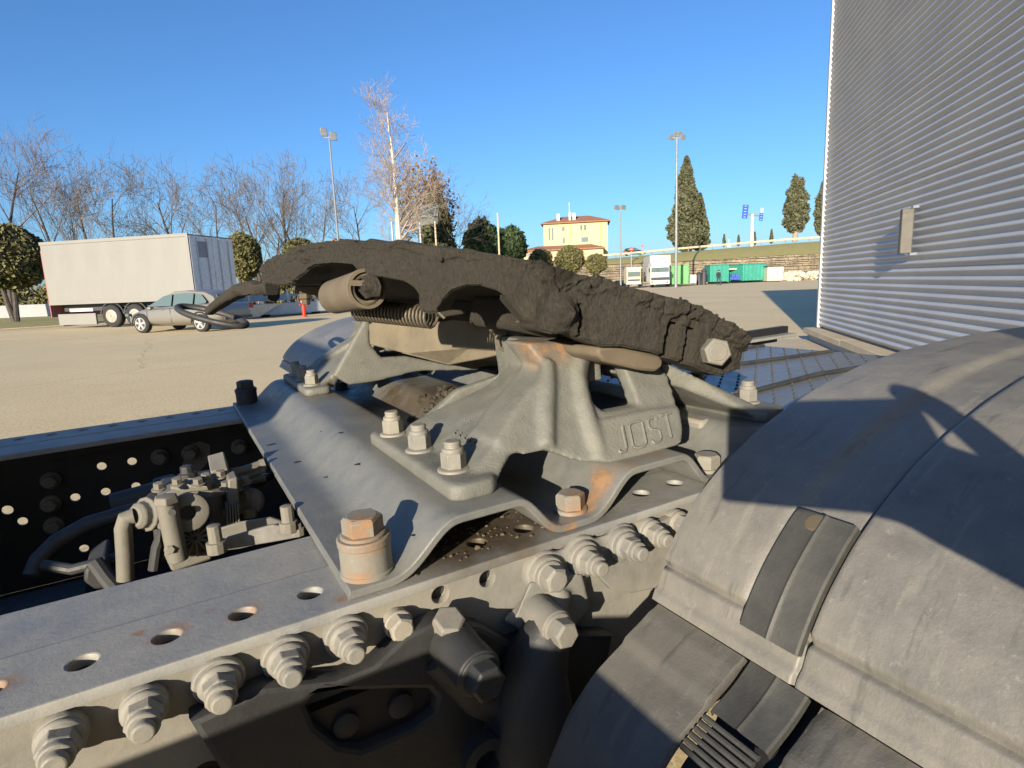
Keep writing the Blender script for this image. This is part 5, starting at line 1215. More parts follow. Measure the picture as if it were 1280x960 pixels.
for q_ in ((687, 284, 689, 300), (691, 284, 693, 300), (704, 283, 707, 288.5), (704.5, 297, 707, 304), (726.5, 281, 729, 287.5), (731, 281, 734, 287.5), (728, 296.5, 736, 302.5)): hwin(*q_)
for x0 in (725.3, 736.4): 
    fx = lambda x: (x - 681) / 79.; MB().extr([H(fx(x0), -.14, zat(730, 302.5, hb0)), H(fx(x0 + 2.2), -.14, zat(730, 302.5, hb0)), H(fx(x0 + 2.2), -.14, zat(730, 296.5, hb0)), H(fx(x0), -.14, zat(730, 296.5, hb0))], -dn * .06).build('shutter', M_conc, yh)
for x0 in (701.3, 714.5, 751): MB().tube([H(fx(x0), -.06, 0), H(fx(x0), -.06, zt1)], .10, 6).build('downpipe', plain('ochre_pipe', (.55, .36, .16), .7) if x0 > 710 else M_white, yh)
wz = zat(700, 311, foot(700, 330, DH - 6)); wt = zat(700, 305.5, foot(700, 330, DH - 3))
MB().extr([H(-.30, -6, 0), H(.92, -6, 0), H(.92, -.1, 0), H(-.30, -.1, 0)], (0, 0, wz)).build('wing_wall', M_yel, yh, smooth=0)
MB().add([H(-.33, -6.8, wz), H(.95, -6.8, wz), H(.74, -.2, wt), H(-.1, -.2, wt), H(-.33, -6.8, wz - .3), H(.95, -6.8, wz - .3), H(.95, -.2, wz), H(-.33, -.2, wz)], [(0, 1, 2, 3), (4, 5, 1, 0), (1, 6, 2), (0, 3, 7), (5, 6, 1), (4, 0, 7)]).build('wing_roof', M_roof, yh, smooth=0)
ar = [H(.60 + .12 * math.cos(t_), -6.06, wz - 4.4 + 3.6 * math.sin(t_)) for t_ in np.linspace(0, math.pi, 16)]
MB().extr(ar + [H(.48, -6.06, 0), H(.72, -6.06, 0)], dn * .04).build('arch_opening', plain('arch_shade', (.42, .27, .16), .9), yh)
MB().tube([q_ - dn * .05 for q_ in ar], .14, 6).build('arch_trim', M_conc, yh)
MB().extr([H(-.24, -6.05, wz - 3.2), H(-.17, -6.05, wz - 3.2), H(-.17, -6.05, wz - .6), H(-.24, -6.05, wz - .6)], dn * .03).build('window', M_win, yh)
MB().extr([H(.13, -6.05, wz - 2.2), H(.155, -6.05, wz - 2.2), H(.155, -6.05, wz - .9), H(.13, -6.05, wz - .9)], dn * .03).build('window', M_win, yh)
for x, y, w, lab, sd_ in ((676, 326, 30, 'clipped round bush, leftmost of the row before the yellow house', 1), (712, 325, 36, 'clipped round bush, biggest and middle of the row before the yellow house', 2), (745, 330, 26, 'clipped round bush, rightmost of the row before the yellow house', 3)):
    p = foot(x, y, 72); c = D(x, y, 72); r_ = w / 2 / F_PX * 72; t = empty('round_bush', p, 0, I4, lab, 'bush', 'clipped round bushes before the yellow house')
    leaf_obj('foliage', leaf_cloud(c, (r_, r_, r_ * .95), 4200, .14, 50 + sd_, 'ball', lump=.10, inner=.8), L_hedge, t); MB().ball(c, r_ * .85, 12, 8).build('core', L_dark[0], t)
    MB().tube([p, c], .1, 6).build('stem', M_bark, t)

# ---- road embankment on the right
bx_ = [640, 700, 760, 800, 860, 920, 980, 1040, 1120]
toe = [(x, 88 - (x - 640) * .022) for x in bx_]
yw = [333, 333, 331, 329, 326, 323, 319, 317, 312]            # top of the stone wall in the picture
yr = [327, 326, 323.5, 320, 314.5, 309.5, 304.5, 300.5, 294]        # edge of the road
wall_pts, top_pts, road_pts, far_pts = [], [], [], []
for (x, dep), a1_, a2_ in zip(toe, yw, yr):
    p = foot(x, 345, dep); w0 = zat(x, a1_, p); p2 = foot(x, 345, dep + 2.0); p3 = foot(x, 345, dep + 11); z3 = zat(x, a2_, p3)
    wall_pts.append((p, max(.5, w0))); top_pts.append(p2); road_pts.append((p3, z3)); far_pts.append(foot(x, 345, dep + 150))
bk_ = MB(); rows = [[(p[0], p[1], z + .02) for (p, z) in wall_pts], [(p[0], p[1], wall_pts[i][1] + .5) for i, p in enumerate(top_pts)]]
mid_ = []
for i, (p3, z3) in enumerate(road_pts): 
    p2 = top_pts[i]; mid_.append(((p2[0] + p3[0]) / 2, (p2[1] + p3[1]) / 2, (wall_pts[i][1] + .5 + z3) / 2 + .15))
rows += [mid_, [(p[0], p[1], z) for p, z in road_pts], [(p[0], p[1], road_pts[i][1] + .0) for i, p in enumerate(far_pts)], [(p[0], p[1], -.5) for p in far_pts]]
bk_.grid(rows); FIXN = False
bank = bk_.build('embankment', M_grass, kind='structure', smooth=60); FIXN = True
rd_ = MB().grid([[(p[0] * 1.006, p[1] * 1.006, z + .03) for p, z in road_pts], [(p[0] * 1.09, p[1] * 1.09, z + .03) for p, z in road_pts]]); rd_.build('road', M_asph, kind='structure')
# stone wall: courses of separate stones
sw = empty('stone_wall', wall_pts[5][0], 0, I4, 'rough pale stone retaining wall along the foot of the grassy bank', 'wall')
cm = MB()
for (p, z), (p2, z2) in zip(wall_pts[:-1], wall_pts[1:]): cm.hexa([p + fwd * .25, p2 + fwd * .25, p2 + fwd * .9, p + fwd * .9, p + fwd * .25 + [0, 0, z - .05], p2 + fwd * .25 + [0, 0, z2 - .05], p2 + fwd * .9 + [0, 0, z2 - .05], p + fwd * .9 + [0, 0, z - .05]])
cm.build('wall_core', plain('wall_mortar', (.22, .18, .135), .95), sw)
st_ = MB(); rr_ = random.Random(4); tot = 0
def wp(t):
    f_ = t * (len(wall_pts) - 1); i = min(int(f_), len(wall_pts) - 2); k_ = f_ - i; return wall_pts[i][0] * (1 - k_) + wall_pts[i + 1][0] * k_, wall_pts[i][1] * (1 - k_) + wall_pts[i + 1][1] * k_
Lw = sum(float(np.linalg.norm(b[0] - a[0])) for a, b in zip(wall_pts[:-1], wall_pts[1:])); z = 0.
while z < 6:
    h_ = rr_.uniform(.24, .46); t = rr_.uniform(-.4, 0) / Lw
    while t < 1:
        w_ = rr_.uniform(.3, .95); p, zt_w = wp(max(0, t)); p2, _ = wp(min(1, t + w_ / Lw)); dp = rr_.uniform(.0, .16); hh_ = min(h_ * rr_.uniform(.8, 1.), zt_w - z)
        if hh_ > .08 and t + w_ / Lw > 0:
            e1, e2 = rr_.uniform(0, .04), rr_.uniform(0, .04); a1_ = p - fwd * dp + [0, 0, z + .015 + e1]; b1_ = p2 - fwd * dp - (p2 - p) * .06 + [0, 0, z + .015 + e2]; u_ = np.array([0, 0, hh_ - .05]); st_.hexa([a1_, b1_, b1_ + fwd * .3, a1_ + fwd * .3, a1_ + u_, b1_ + u_, b1_ + fwd * .3 + u_, a1_ + fwd * .3 + u_])
        t += w_ / Lw
    z += h_
st_.build('stones', M_stone, sw, kind='stuff', smooth=0)
# guard rail
gr_ = empty('guard_rail', road_pts[5][0], 0, I4, 'long pale guard rail along the top of the grassy bank', 'guard rail')
rp_ = [np.array([p[0] * .998, p[1] * .998, z]) for p, z in road_pts]
MB().grid([[p + [0, 0, z] - fwd * o_ for p in rp_] for z, o_ in ((.45, .02), (.52, .07), (.60, .02), (.68, .07), (.75, .02))]).build('rail', M_conc, gr_)
for i in range(len(rp_) - 1):
    for k_ in np.linspace(0, 1, 5)[:-1]: p = rp_[i] * (1 - k_) + rp_[i + 1] * k_; MB().box(tuple(p - [.05, .05, .2]), tuple(p + [.05, .05, .7])).build('post', M_galv, gr_)
def road_z(x): return float(np.interp(x, bx_, [z for _, z in road_pts]))
# cypresses and saplings on the bank
ever('cypress', 857, 314, 196, 44, 112, 14000, .32, 61, 'tallest dark cypress, tapering, beside the tallest lamp mast', L_cyp, group='cypress trees on the bank')
ever('cypress', 874, 313, 242, 26, 114, 7000, .30, 62, 'shorter cypress leaning on the right of the tallest one', L_cyp, group='cypress trees on the bank')
def col_cyp(x, y0, y1, w, seed, label):
    p = foot(x, 340, 110); za, zb = zat(x, y0, p), zat(x, y1, p); zg = zat(x, y0 + 12, p); r_ = w / 2 / F_PX * 110; t = empty('cypress', (p[0], p[1], zg), 0, I4, label, 'tree', 'cypress trees on the bank')
    v = np.concatenate([leaf_cloud((p[0], p[1], za + (zb - za) * f_), (r_ * k_, r_ * k_, (zb - za) * .24), 3000, .28, seed + int(f_ * 50), 'ball', lump=.3, inner=.6) for f_, k_ in ((.20, .95), (.42, 1.), (.62, .85), (.80, .55))])
    leaf_obj('crown', v, L_cyp, t); MB().tube([(p[0], p[1], zg - .5), (p[0] + .1, p[1], za + 2), (p[0], p[1], zb - 3)], [.5, .35, .1], 8).build('trunk', plain('pale_trunk', (.36, .25, .17), .9), t)
col_cyp(992, 287, 224, 27, 71, 'cypress with a bare pale trunk standing alone on the bank')
col_cyp(1026, 291, 230, 18, 74, 'cypress half hidden by the corner of the corrugated building')
for x, y0, y1, w, lab in ((905, 308, 293, 4, 'thin young cypress left of the small blue board'), (923, 307, 294, 3.4, 'smallest young cypress just left of the blue road sign'), (943, 306, 290, 4.4, 'thin young cypress touching the post of the blue road sign'), (964, 304, 287, 5, 'young cypress between the blue road sign and the lone cypress')):
    ever('young_cypress', x, y0, y1, w, 108, 700, .16, int(x), lab, L_cyp, group='young cypresses on the bank', trunk=False)
# blue direction sign
bp = D(940, 303, 100); rs = empty('road_sign', (bp[0], bp[1], bp[2]), 0, I4, 'blue direction boards on one tall white post by the road', 'road sign')
M_blue = plain('sign_blue', (.02, .085, .42), .4, var=.08); M_lblue = plain('sign_pale', (.30, .42, .44), .5)
MB().tube([bp - [0, 0, 1], D(940.5, 268, 100)], [.30, .26], 10).build('post', M_white, rs)
MB().tube([D(928, 267, 100), D(953, 269.5, 100)], .18, 8).build('arm', M_galv, rs)
def sboard(pts, mat, nlines):
    b = MB().extr([D(x, y, 99.6) for x, y in pts], fwd * .1).build('sign_panel', mat, rs)
    for k_ in range(nlines):
        f_ = (k_ + .55) / nlines; l0 = np.array(pts[3]) * (1 - f_) + np.array(pts[0]) * f_; l1 = np.array(pts[2]) * (1 - f_) + np.array(pts[1]) * f_; a1_ = l0 * .75 + l1 * .25; b1_ = l0 * .3 + l1 * .7
        MB().extr([D(a1_[0], a1_[1], 99.55), D(b1_[0], b1_[1], 99.55), D(b1_[0], b1_[1] - .55, 99.55), D(a1_[0], a1_[1] - .55, 99.55)], fwd * .02).build('text_bar', M_white, b)
sboard([(927.5, 273), (934, 273.2), (936, 256.2), (929.2, 255.8)], M_blue, 5); sboard([(949, 275.6), (953, 276), (954.2, 266.5), (950, 266.2)], M_blue, 3); sboard([(950.2, 265.8), (954.3, 266), (955, 260), (950.6, 259.8)], M_lblue, 2)
p = D(911, 309, 100); bb_ = empty('small_board', p, 0, I4, 'small pale blue board on a white plinth by the road', 'board')
MB().extr([D(909.5, 301.5, 100), D(913, 301.5, 100), D(913, 299, 100), D(909.5, 299, 100)], fwd * .1).build('panel', plain('light_blue', (.2, .4, .65), .5), bb_); MB().extr([D(909, 309, 100), D(913.5, 309, 100), D(913.5, 304.5, 100), D(909, 304.5, 100)], fwd * .6).build('plinth', M_white, bb_); MB().tube([D(911, 305, 100), D(911, 299, 100)], .06, 5).build('stalk', M_galv, bb_)
def noentry(x, y, r_, dep, yb, lab):
    c = D(x, y, dep); b = D(x, yb, dep); t = empty('no_entry_sign', (c[0], c[1], b[2]), 0, I4, lab, 'road sign', 'no entry signs'); s = dep / F_PX
    MB().tube([(c[0], c[1], b[2]), c], .07, 6).build('post', M_galv, t); dsk = MB().lathe(c - fwd * .1, fwd, [(0, r_ * s), (.04, r_ * s)], 20).build('disc', M_red, t)
    rr2 = right * r_ * s * .65; MB().extr([c - rr2 - fwd * .12 - [0, 0, r_ * s * .18], c + rr2 - fwd * .12 - [0, 0, r_ * s * .18], c + rr2 - fwd * .12 + [0, 0, r_ * s * .18], c - rr2 - fwd * .12 + [0, 0, r_ * s * .18]], fwd * .015).build('bar', M_white, dsk)
noentry(789, 311.5, 2.4, 84, 334, 'round no entry sign on a post left of the white lorry'); noentry(803, 307.5, 1.6, 105, 316, 'smaller distant no entry sign above the white lorry')
q_ = D(794, 319.2, 100); car_at(np.array([q_[0], q_[1], 0]), nv(right[:2]), 'road_car', 'dark car passing on the road behind the guard rail', (.02, .022, .025), sc=.9)
for ch in [o for o in bpy.data.objects if o.name.startswith('road_car')]: ch.matrix_basis = Matrix.Translation((0, 0, float(q_[2]))) @ ch.matrix_basis

# ---- lorries, skips and bins at the wall
def bx3(x0, x1, y0, y1, dep, thick, mat=None, name=None, parent=None, bevel=.03, m=None, side=0.):
    """upright box whose front face covers the picture rectangle at this depth"""
    a_, b_ = foot(x0, 355, dep), foot(x1, 355, dep); za, zb = zat(x0, y1, a_), zat(x0, y0, a_); za = max(za, 0.); d_ = fwd * thick + right * side
    mm = m or MB(); mm.hexa([a_ + [0, 0, za], b_ + [0, 0, za], b_ + d_ + [0, 0, za], a_ + d_ + [0, 0, za], a_ + [0, 0, zb], b_ + [0, 0, zb], b_ + d_ + [0, 0, zb], a_ + d_ + [0, 0, zb]])
    return mm.build(name, mat, parent, bevel=bevel) if name else mm
dl = 66.
lor = empty('white_lorry', foot(825, 358, dl), 0, I4, 'white lorry facing the lens with tall cab and box body', 'lorry')
bx3(812.5, 838, 319.5, 352.5, dl + 2, 6, M_white, 'box_body', lor, side=.6); cb = bx3(813, 837, 333.5, 354, dl, 1.9, M_white, 'cab', lor, .08)
bx3(814, 836.5, 328, 334, dl + .4, 1.6, M_white, 'wind_deflector', lor, .06); bx3(814.2, 836, 334.8, 340.5, dl - .06, .1, M_glass, 'windscreen', cb)
bx3(814, 836.4, 347, 350.5, dl - .08, .1, M_darkg, 'grille', cb); bx3(813, 837.2, 351.3, 355.8, dl - .12, .2, M_white, 'bumper', cb)
for x0 in (814, 832.5): bx3(x0, x0 + 3, 351.8, 353.6, dl - .16, .1, M_glass, 'headlight', cb)
for x0 in (811.2, 837.4): bx3(x0, x0 + 1.3, 335, 340, dl - .2, .15, M_darkg, 'mirror', cb)
for x0 in (815, 834.5): truck_wheel(foot(x0, 357, dl + 1.2) + [0, 0, .48], right, .48, .3, lor, M_galv)
bx3(817, 833, 321.5, 324, dl + 1.92, .06, M_galv, 'marker_board', lor)
dv = 68.
van = empty('flatbed_truck', foot(793, 357, dv), 0, I4, 'old cream flatbed truck facing the lens beside the white lorry', 'lorry')
M_cream = plain('dirty_cream', (.50, .46, .36), .6, var=.25, scale=2)
vc = bx3(783.5, 801.5, 334.5, 354.5, dv, 1.8, M_cream, 'cab', van, .08); bx3(784.6, 800.4, 340, 346, dv - .06, .1, M_glass, 'windscreen', vc); bx3(785, 800, 349.5, 351.5, dv - .07, .1, M_darkg, 'grille', vc); bx3(783, 802, 353, 356, dv - .1, .2, M_galv, 'bumper', vc)
bx3(782.5, 803, 334, 336.5, dv + 1.9, 4, M_galv, 'load_rack', van); bx3(783, 803, 350, 353, dv + 1.9, 5, M_darkg, 'flat_bed', van)
for x0 in (785, 799.5): truck_wheel(foot(x0, 357, dv + 1) + [0, 0, .42], right, .42, .26, van, M_galv)
M_green = plain('skip_green', (.035, .30, .15), .55, var=.25, scale=1.5); M_green2 = plain('light_green', (.16, .42, .16), .55, var=.2, scale=1.5); M_teal = plain('teal_green', (.03, .27, .20), .55, var=.25, scale=1.5)
def skip(name, x0, x1, y0, y1, dep, mat, label, thick=2.3, ribs=5, side=0., group='green skips along the wall'):
    t = empty(name, foot((x0 + x1) / 2, y1, dep), 0, I4, label, 'container', group); b = bx3(x0, x1, y0, y1, dep, thick, mat, 'body', t, .04, side=side)
    for k_ in range(ribs): xx_ = x0 + (x1 - x0) * (k_ + .5) / ribs; bx3(xx_ - .5, xx_ + .5, y0 + .8, y1 - .6, dep - .1, .12, mat, 'rib', b, .02)
    bx3(x0 - .3, x1 + .3, y0 - .5, y0 + .4, dep - .12, thick + .2, mat, 'rim', t, .02, side=side); return t
d3 = 72.
skip('skip', 843.5, 861, 331.5, 355.5, d3 - 4, M_green2, 'light green tall skip just right of the white lorry', side=-1.6)
t_ = skip('skip', 887.5, 911, 331.5, 352.5, d3 + 1, M_teal, 'green skip with rusty red scrap heaped on top', 2.3, 4)
mm = MB(); 
for i in range(16): c = D(random.uniform(890, 907), random.uniform(333, 338), d3 + .93); mm.ball(c, random.uniform(.08, .2), 6, 5, amp=.6, seed=i)
mm.build('red_smear', plain('rusty_red', (.30, .06, .03), .8), t_, kind='stuff')
skip('skip', 928.5, 957.5, 330.5, 351, d3 + 3, M_teal, 'long green skip right of the blue crates', 2.4, 6, side=-1.)
t_ = empty('white_container', foot(968, 352, d3 + 2), 0, I4, 'dirty white box container at the right end of the skips', 'container'); b = bx3(959, 979, 333.5, 351.5, d3 + 2, 2, M_cream, 'body', t_, .04); bx3(958.5, 979.5, 332.4, 333.8, d3 + 1.9, 2.2, M_darkg, 'lid', t_, .02)
for k_ in range(3): bx3(961 + k_ * 6, 965 + k_ * 6, 335.5, 349.5, d3 + 1.92, .08, M_white, 'door_panel', b)
t_ = empty('liquid_tank', foot(866.5, 355, d3 - 3), 0, I4, 'small white cube tank between the light green skip and dark bins', 'tank'); bx3(862, 871, 343.5, 354.3, d3 - 3, 1.1, M_white, 'tank', t_, .08)
for k_ in range(4): bx3(862.4 + k_ * 2.5, 862.8 + k_ * 2.5, 343.2, 354.5, d3 - 3.06, .05, M_galv, 'cage_bar', t_, 0)
for x0, x1, y0, lab in ((870.5, 876.5, 339.5, 'dark bin next to the small white tank'), (876.5, 883, 335.5, 'tallest dark round-topped bin left of the scrap skip')):
    t_ = empty('dark_bin', foot((x0 + x1) / 2, 353, d3), 0, I4, lab, 'bin', 'dark bins'); p = foot((x0 + x1) / 2, 353, d3); zt3 = zat((x0 + x1) / 2, y0, p); r_ = (x1 - x0) / 2 / F_PX * d3
    MB().lathe(p, (0, 0, 1), [(0, r_ * .9), (zt3 * .8, r_), (zt3 * .84, r_ * 1.05), (zt3 * .9, r_ * .9), (zt3, r_ * .4)], 14).build('barrel', M_darkg, t_); MB().lathe(p + [0, 0, zt3 * .80], (0, 0, 1), [(0, r_ * 1.03), (.08, r_ * 1.06), (.1, r_)], 14).build('rim', M_black, t_)
M_crate = plain('blue_crate', (.05, .09, .42), .5, var=.15)
for i, (x0, y0, lab) in enumerate(((912.5, 346.5, 'blue crate at the left of the lower row beside the scrap skip'), (917, 346.5, 'blue crate in the middle of the lower row beside the scrap skip'), (921.5, 346.5, 'blue crate at the right of the lower row beside the long skip'), (914.5, 343, 'blue crate on top at the left of the pile'), (919.3, 343, 'blue crate on top at the right of the pile'))):
    t_ = empty('blue_crate', foot(x0 + 2, y0 + 3.4, d3 + 2), 0, I4, lab, 'crate', 'blue crates between the skips'); t_.location.z = max(0, zat(x0, y0 + 3.4, foot(x0, 350, d3 + 2))); WM[t_.name] = t_.matrix_basis.copy()
    bx3(x0, x0 + 4.2, y0, y0 + 3.3, d3 + 2, .5, M_crate, 'body', t_, .02); bx3(x0 - .1, x0 + 4.3, y0, y0 + .5, d3 + 1.95, .6, M_crate, 'rim', t_, .01)
t_ = empty('open_shelter', foot(919, 352, d3 + 5), 0, I4, 'low pale lean-to with a dark inside behind the blue crates', 'shelter'); bx3(911, 928, 335.5, 337.5, d3 + 4, 2, M_conc, 'roof', t_); bx3(911.5, 927.5, 337.5, 351.5, d3 + 5.4, .4, M_darkg, 'back_wall', t_)
for i, (x0, x1, y0, lab) in enumerate(((981, 992, 340, 'pale heap of rubble left of the white pile'), (992, 1026, 338, 'long white pile of bagged rubble by the building corner'))):
    t_ = empty('rubble_heap', foot((x0 + x1) / 2, 351, d3 + 4), 0, I4, lab, 'heap', 'rubble heaps'); mm = MB(); rr_ = random.Random(i)
    for k_ in range(60): xx_ = rr_.uniform(x0, x1); p = foot(xx_, 351, d3 + 4 + rr_.uniform(0, 1)); mm.ball(p + [0, 0, rr_.uniform(.1, 1.0)], rr_.uniform(.15, .35), 7, 5, amp=.4, seed=k_)
    mm.build('lumps', plain('pale_rubble', (.56, .50, .40), .9, var=.3, scale=2), t_, kind='stuff')

# ---- small people
def person(name, p, h, face, pose, label, shirt, trousers, skin_m, hair_m, base=None):
    """one continuous skinned body; pose = dict joint -> (side, forward, up) in body heights"""
    t = empty(name, p, 0, I4, label, 'person')
    f2 = np.array([face[0], face[1], 0]); f2 /= np.linalg.norm(f2); s2 = np.array([f2[1], -f2[0], 0])
    J = {'pel': (0, 0, .52), 'chest': (0, .01, .70), 'neck': (0, .0, .83), 'head': (0, .02, .90), 'top': (0, .015, .955), 'lsh': (-.105, 0, .805), 'rsh': (.105, 0, .805), 'lel': (-.135, -.02, .63), 'rel': (.135, -.02, .63), 'lwr': (-.14, .06, .49), 'rwr': (.14, .06, .49), 'lha': (-.14, .08, .44), 'rha': (.14, .08, .44), 'lhi': (-.055, 0, .50), 'rhi': (.055, 0, .50), 'lkn': (-.06, .015, .285), 'rkn': (.065, .01, .285), 'lan': (-.065, -.01, .045), 'ran': (.07, -.01, .045), 'lto': (-.075, .075, .018), 'rto': (.08, .075, .018)}
    J.update(pose); Rr = {'pel': .085, 'chest': .088, 'neck': .036, 'head': .055, 'top': .042, 'lsh': .045, 'rsh': .045, 'lel': .030, 'rel': .030, 'lwr': .021, 'rwr': .021, 'lha': .020, 'rha': .020, 'lhi': .065, 'rhi': .065, 'lkn': .042, 'rkn': .042, 'lan': .030, 'ran': .030, 'lto': .022, 'rto': .022}
    E_ = [('pel', 'chest'), ('chest', 'neck'), ('neck', 'head'), ('head', 'top'), ('chest', 'lsh'), ('chest', 'rsh'), ('lsh', 'lel'), ('rsh', 'rel'), ('lel', 'lwr'), ('rel', 'rwr'), ('lwr', 'lha'), ('rwr', 'rha'), ('pel', 'lhi'), ('pel', 'rhi'), ('lhi', 'lkn'), ('rhi', 'rkn'), ('lkn', 'lan'), ('rkn', 'ran'), ('lan', 'lto'), ('ran', 'rto')]
    ks = list(J); W3 = lambda j: (s2 * j[0] + f2 * j[1] + np.array([0, 0, j[2]])) * h
    vs = [W3(J[k_]) for k_ in ks]; rads = [Rr[k_] * h for k_ in ks]; es = [(ks.index(a), ks.index(b)) for a, b in E_]
    for sd_, q_ in (('lha', -1), ('rha', 1)):                          # five fingers on each hand
        hnd = np.array(J[sd_]); wr = np.array(J[sd_[0] + 'wr']); dr = nv(hnd - wr); lat = nv(np.cross(dr, (q_ * .3, .9, .25))); b0 = ks.index(sd_)
        for k_ in range(5):
            L_ = (.030, .040, .044, .041, .033)[k_]; o_ = (k_ - 2) * .0085
            if k_ == 0: a1_ = wr + dr * .02 + lat * -.016; c1_ = a1_ + dr * .018 + lat * -.018; d1_ = c1_ + dr * .016 
            else: a1_ = hnd + dr * .008 + lat * o_; c1_ = a1_ + dr * L_ * .5; d1_ = c1_ + dr * L_ * .4 + np.array([0, 0, -.006])
            i0 = len(vs); vs += [W3(a1_), W3(c1_), W3(d1_)]; rads += [.0062 * h, .0056 * h, .0045 * h]; es += [(b0, i0), (i0, i0 + 1), (i0 + 1, i0 + 2)]
    me = bpy.data.meshes.new('body'); me.from_pydata([tuple(map(float, v)) for v in vs], es, []); o = bpy.data.objects.new('body', me); COL.objects.link(o); place(o, Matrix.Translation(Vector([float(c) for c in p])), t)
    sk_ = o.modifiers.new('skin', 'SKIN'); sk_.use_smooth_shade = True
    for i, r_ in enumerate(rads): me.skin_vertices[0].data[i].radius = (r_, r_); me.skin_vertices[0].data[i].use_root = (i == 0)
    ss = o.modifiers.new('s', 'SUBSURF'); ss.levels = ss.render_levels = 2
    m = NT(name + '_clothes'); c = m.coord(); sp_ = m.n('ShaderNodeSeparateXYZ'); m.l(c, sp_.inputs[0]); zc = sp_.outputs['Z']
    m.col(m.mix(m.math('GREATER_THAN', zc, .845 * h), m.mix(m.math('GREATER_THAN', zc, .50 * h), m.mix(m.math('GREATER_THAN', zc, .04 * h), (.02, .02, .02), trousers), shirt), skin_m)); m.rough(.85); me.materials.append(m.m)
    hc = W3(np.array(J['head']) + (0, -.006, .030)) + p; M_h = plain(name + '_hair', hair_m, .8); mb = MB().ball(hc, .066 * h, 14, 10, sc=(1, 1, .85), amp=.12, freq=2); mb.build('hair', M_h, t)
    fc = W3(np.array(J['head'])) + p; ms = plain(name + '_skin', skin_m, .6)
    MB().ball(fc + f2 * .050 * h + [0, 0, -.004 * h], .011 * h, 8, 6, sc=(.8, .8, 1.2)).build('nose', ms, t)
    for q_ in (-1, 1):
        MB().ball(fc + s2 * q_ * .055 * h + [0, 0, .0], .014 * h, 8, 6, sc=(.5, .8, 1.2)).build('ear', ms, t); MB().ball(fc + f2 * .050 * h + s2 * q_ * .02 * h + [0, 0, .012 * h], .006 * h, 8, 6).build('eye', M_white, t)
    return t
p = foot(898, 355.5, d3 - 6); person('person', p, 1.72, (-.4, -1), {'lkn': (-.09, .05, .285), 'lan': (-.10, .09, .045), 'lto': (-.11, .17, .018), 'ran': (.06, -.10, .05), 'rto': (.065, -.02, .018)}, 'person in dark clothes walking in front of the scrap skip', (.02, .022, .03), (.04, .045, .06), (.45, .28, .2), (.03, .02, .015))

# ================================================================= the corrugated building
wd = np.array([.697, .717, 0]); wd /= np.linalg.norm(wd); wn = np.array([-wd[1], wd[0], 0])          # along the wall away from us; out of the wall towards us
Cb = G(1024, 428); WH = 7.6; WL = 24.
def B(a, n, z): return Cb - wd * a + wn * n + np.array([0, 0, z])                                     # a metres from the far corner towards us
bld = empty('warehouse', B(WL / 2, -8, 0), 0, I4, 'tall warehouse clad in silvery horizontally corrugated sheet at right', 'building')
z_ledge = zat(1018, 409, Cb)
m = NT('corrugated_sheet'); c = m.coord(); n1 = m.noise(c, 1.1, 4, .6); n2 = m.noise(c, 26, 3, .6, (1, 1, .2)); m.col(m.mix(m.rng(n1, .35, .65), (.42, .42, .43), (.50, .495, .48))); m.rough(m.rng(n2, .3, .7, .34, .46)); m.b.inputs['Metallic'].default_value = .15; M_corr = m.m
pit = .0752; z = z_ledge + .02; k_ = 0; rowh = 11
while z < WH:
    nz_ = rowh * 8; FIXN = False
    for a0, a1 in ((0.03, 7.98), (8.0, 15.98), (16., WL)):
        rows = []
        for j in range(nz_ + 3):
            zz_ = z + j * pit / 8; ph = (j / 8) * 2 * math.pi; dn_ = .0155 * (1 - math.cos(ph)) + (.003 if j > nz_ else .0) + (.0022 if j < 2 else 0)
            if j > nz_: zz_ -= .0
            rows.append([B(a, .0 + dn_, zz_) for a in (a0, a1)])
        rows += [[B(a, -.02, z + nz_ * pit / 8) for a in (a0, a1)], [B(a, -.02, z) for a in (a0, a1)]]
        MB().grid(rows, closed_u=False).build('wall_sheet', M_corr, bld, smooth=60)
    FIXN = True; z += rowh * pit; k_ += 1
WT = z
MB().hexa([B(.04, -.03, .0), B(WL, -.03, .0), B(WL, -16, 0), B(.04, -16, 0), B(.04, -.03, WT), B(WL, -.03, WT), B(WL, -16, WT), B(.04, -16, WT)]).build('wall_core', plain('grey_core', (.32, .33, .34), .7), bld, smooth=0)
ct = MB().extr([B(-.035, -.06, z_ledge), B(.03, -.06, z_ledge), B(.03, .048, z_ledge), B(-.035, .048, z_ledge)], (0, 0, WT - z_ledge + .05)).build('corner_trim', plain('trim_white', (.40, .41, .42), .4), bld, smooth=0)
M_plinth = plain('plinth_grey', (.36, .38, .40), .85, var=.12, scale=3)
MB().hexa([B(-.16, -2, .0), B(WL, -2, 0), B(WL, .10, 0), B(-.16, .10, 0), B(-.16, -2, z_ledge - .10), B(WL, -2, z_ledge - .10), B(WL, .10, z_ledge - .10), B(-.16, .10, z_ledge - .10)]).build('plinth', M_plinth, bld, bevel=.01)
for a0 in np.arange(-.22, WL - .2, 2.0):
    MB().hexa([B(a0 + .003, -.5, z_ledge - .098), B(a0 + 1.997, -.5, z_ledge - .098), B(a0 + 1.997, .19, z_ledge - .098), B(a0 + .003, .19, z_ledge - .098), B(a0 + .003, -.5, z_ledge + .0), B(a0 + 1.997, -.5, z_ledge + .0), B(a0 + 1.997, .19, z_ledge - .02), B(a0 + .003, .19, z_ledge - .02)]).build('ledge', M_conc, bld, bevel=.006)
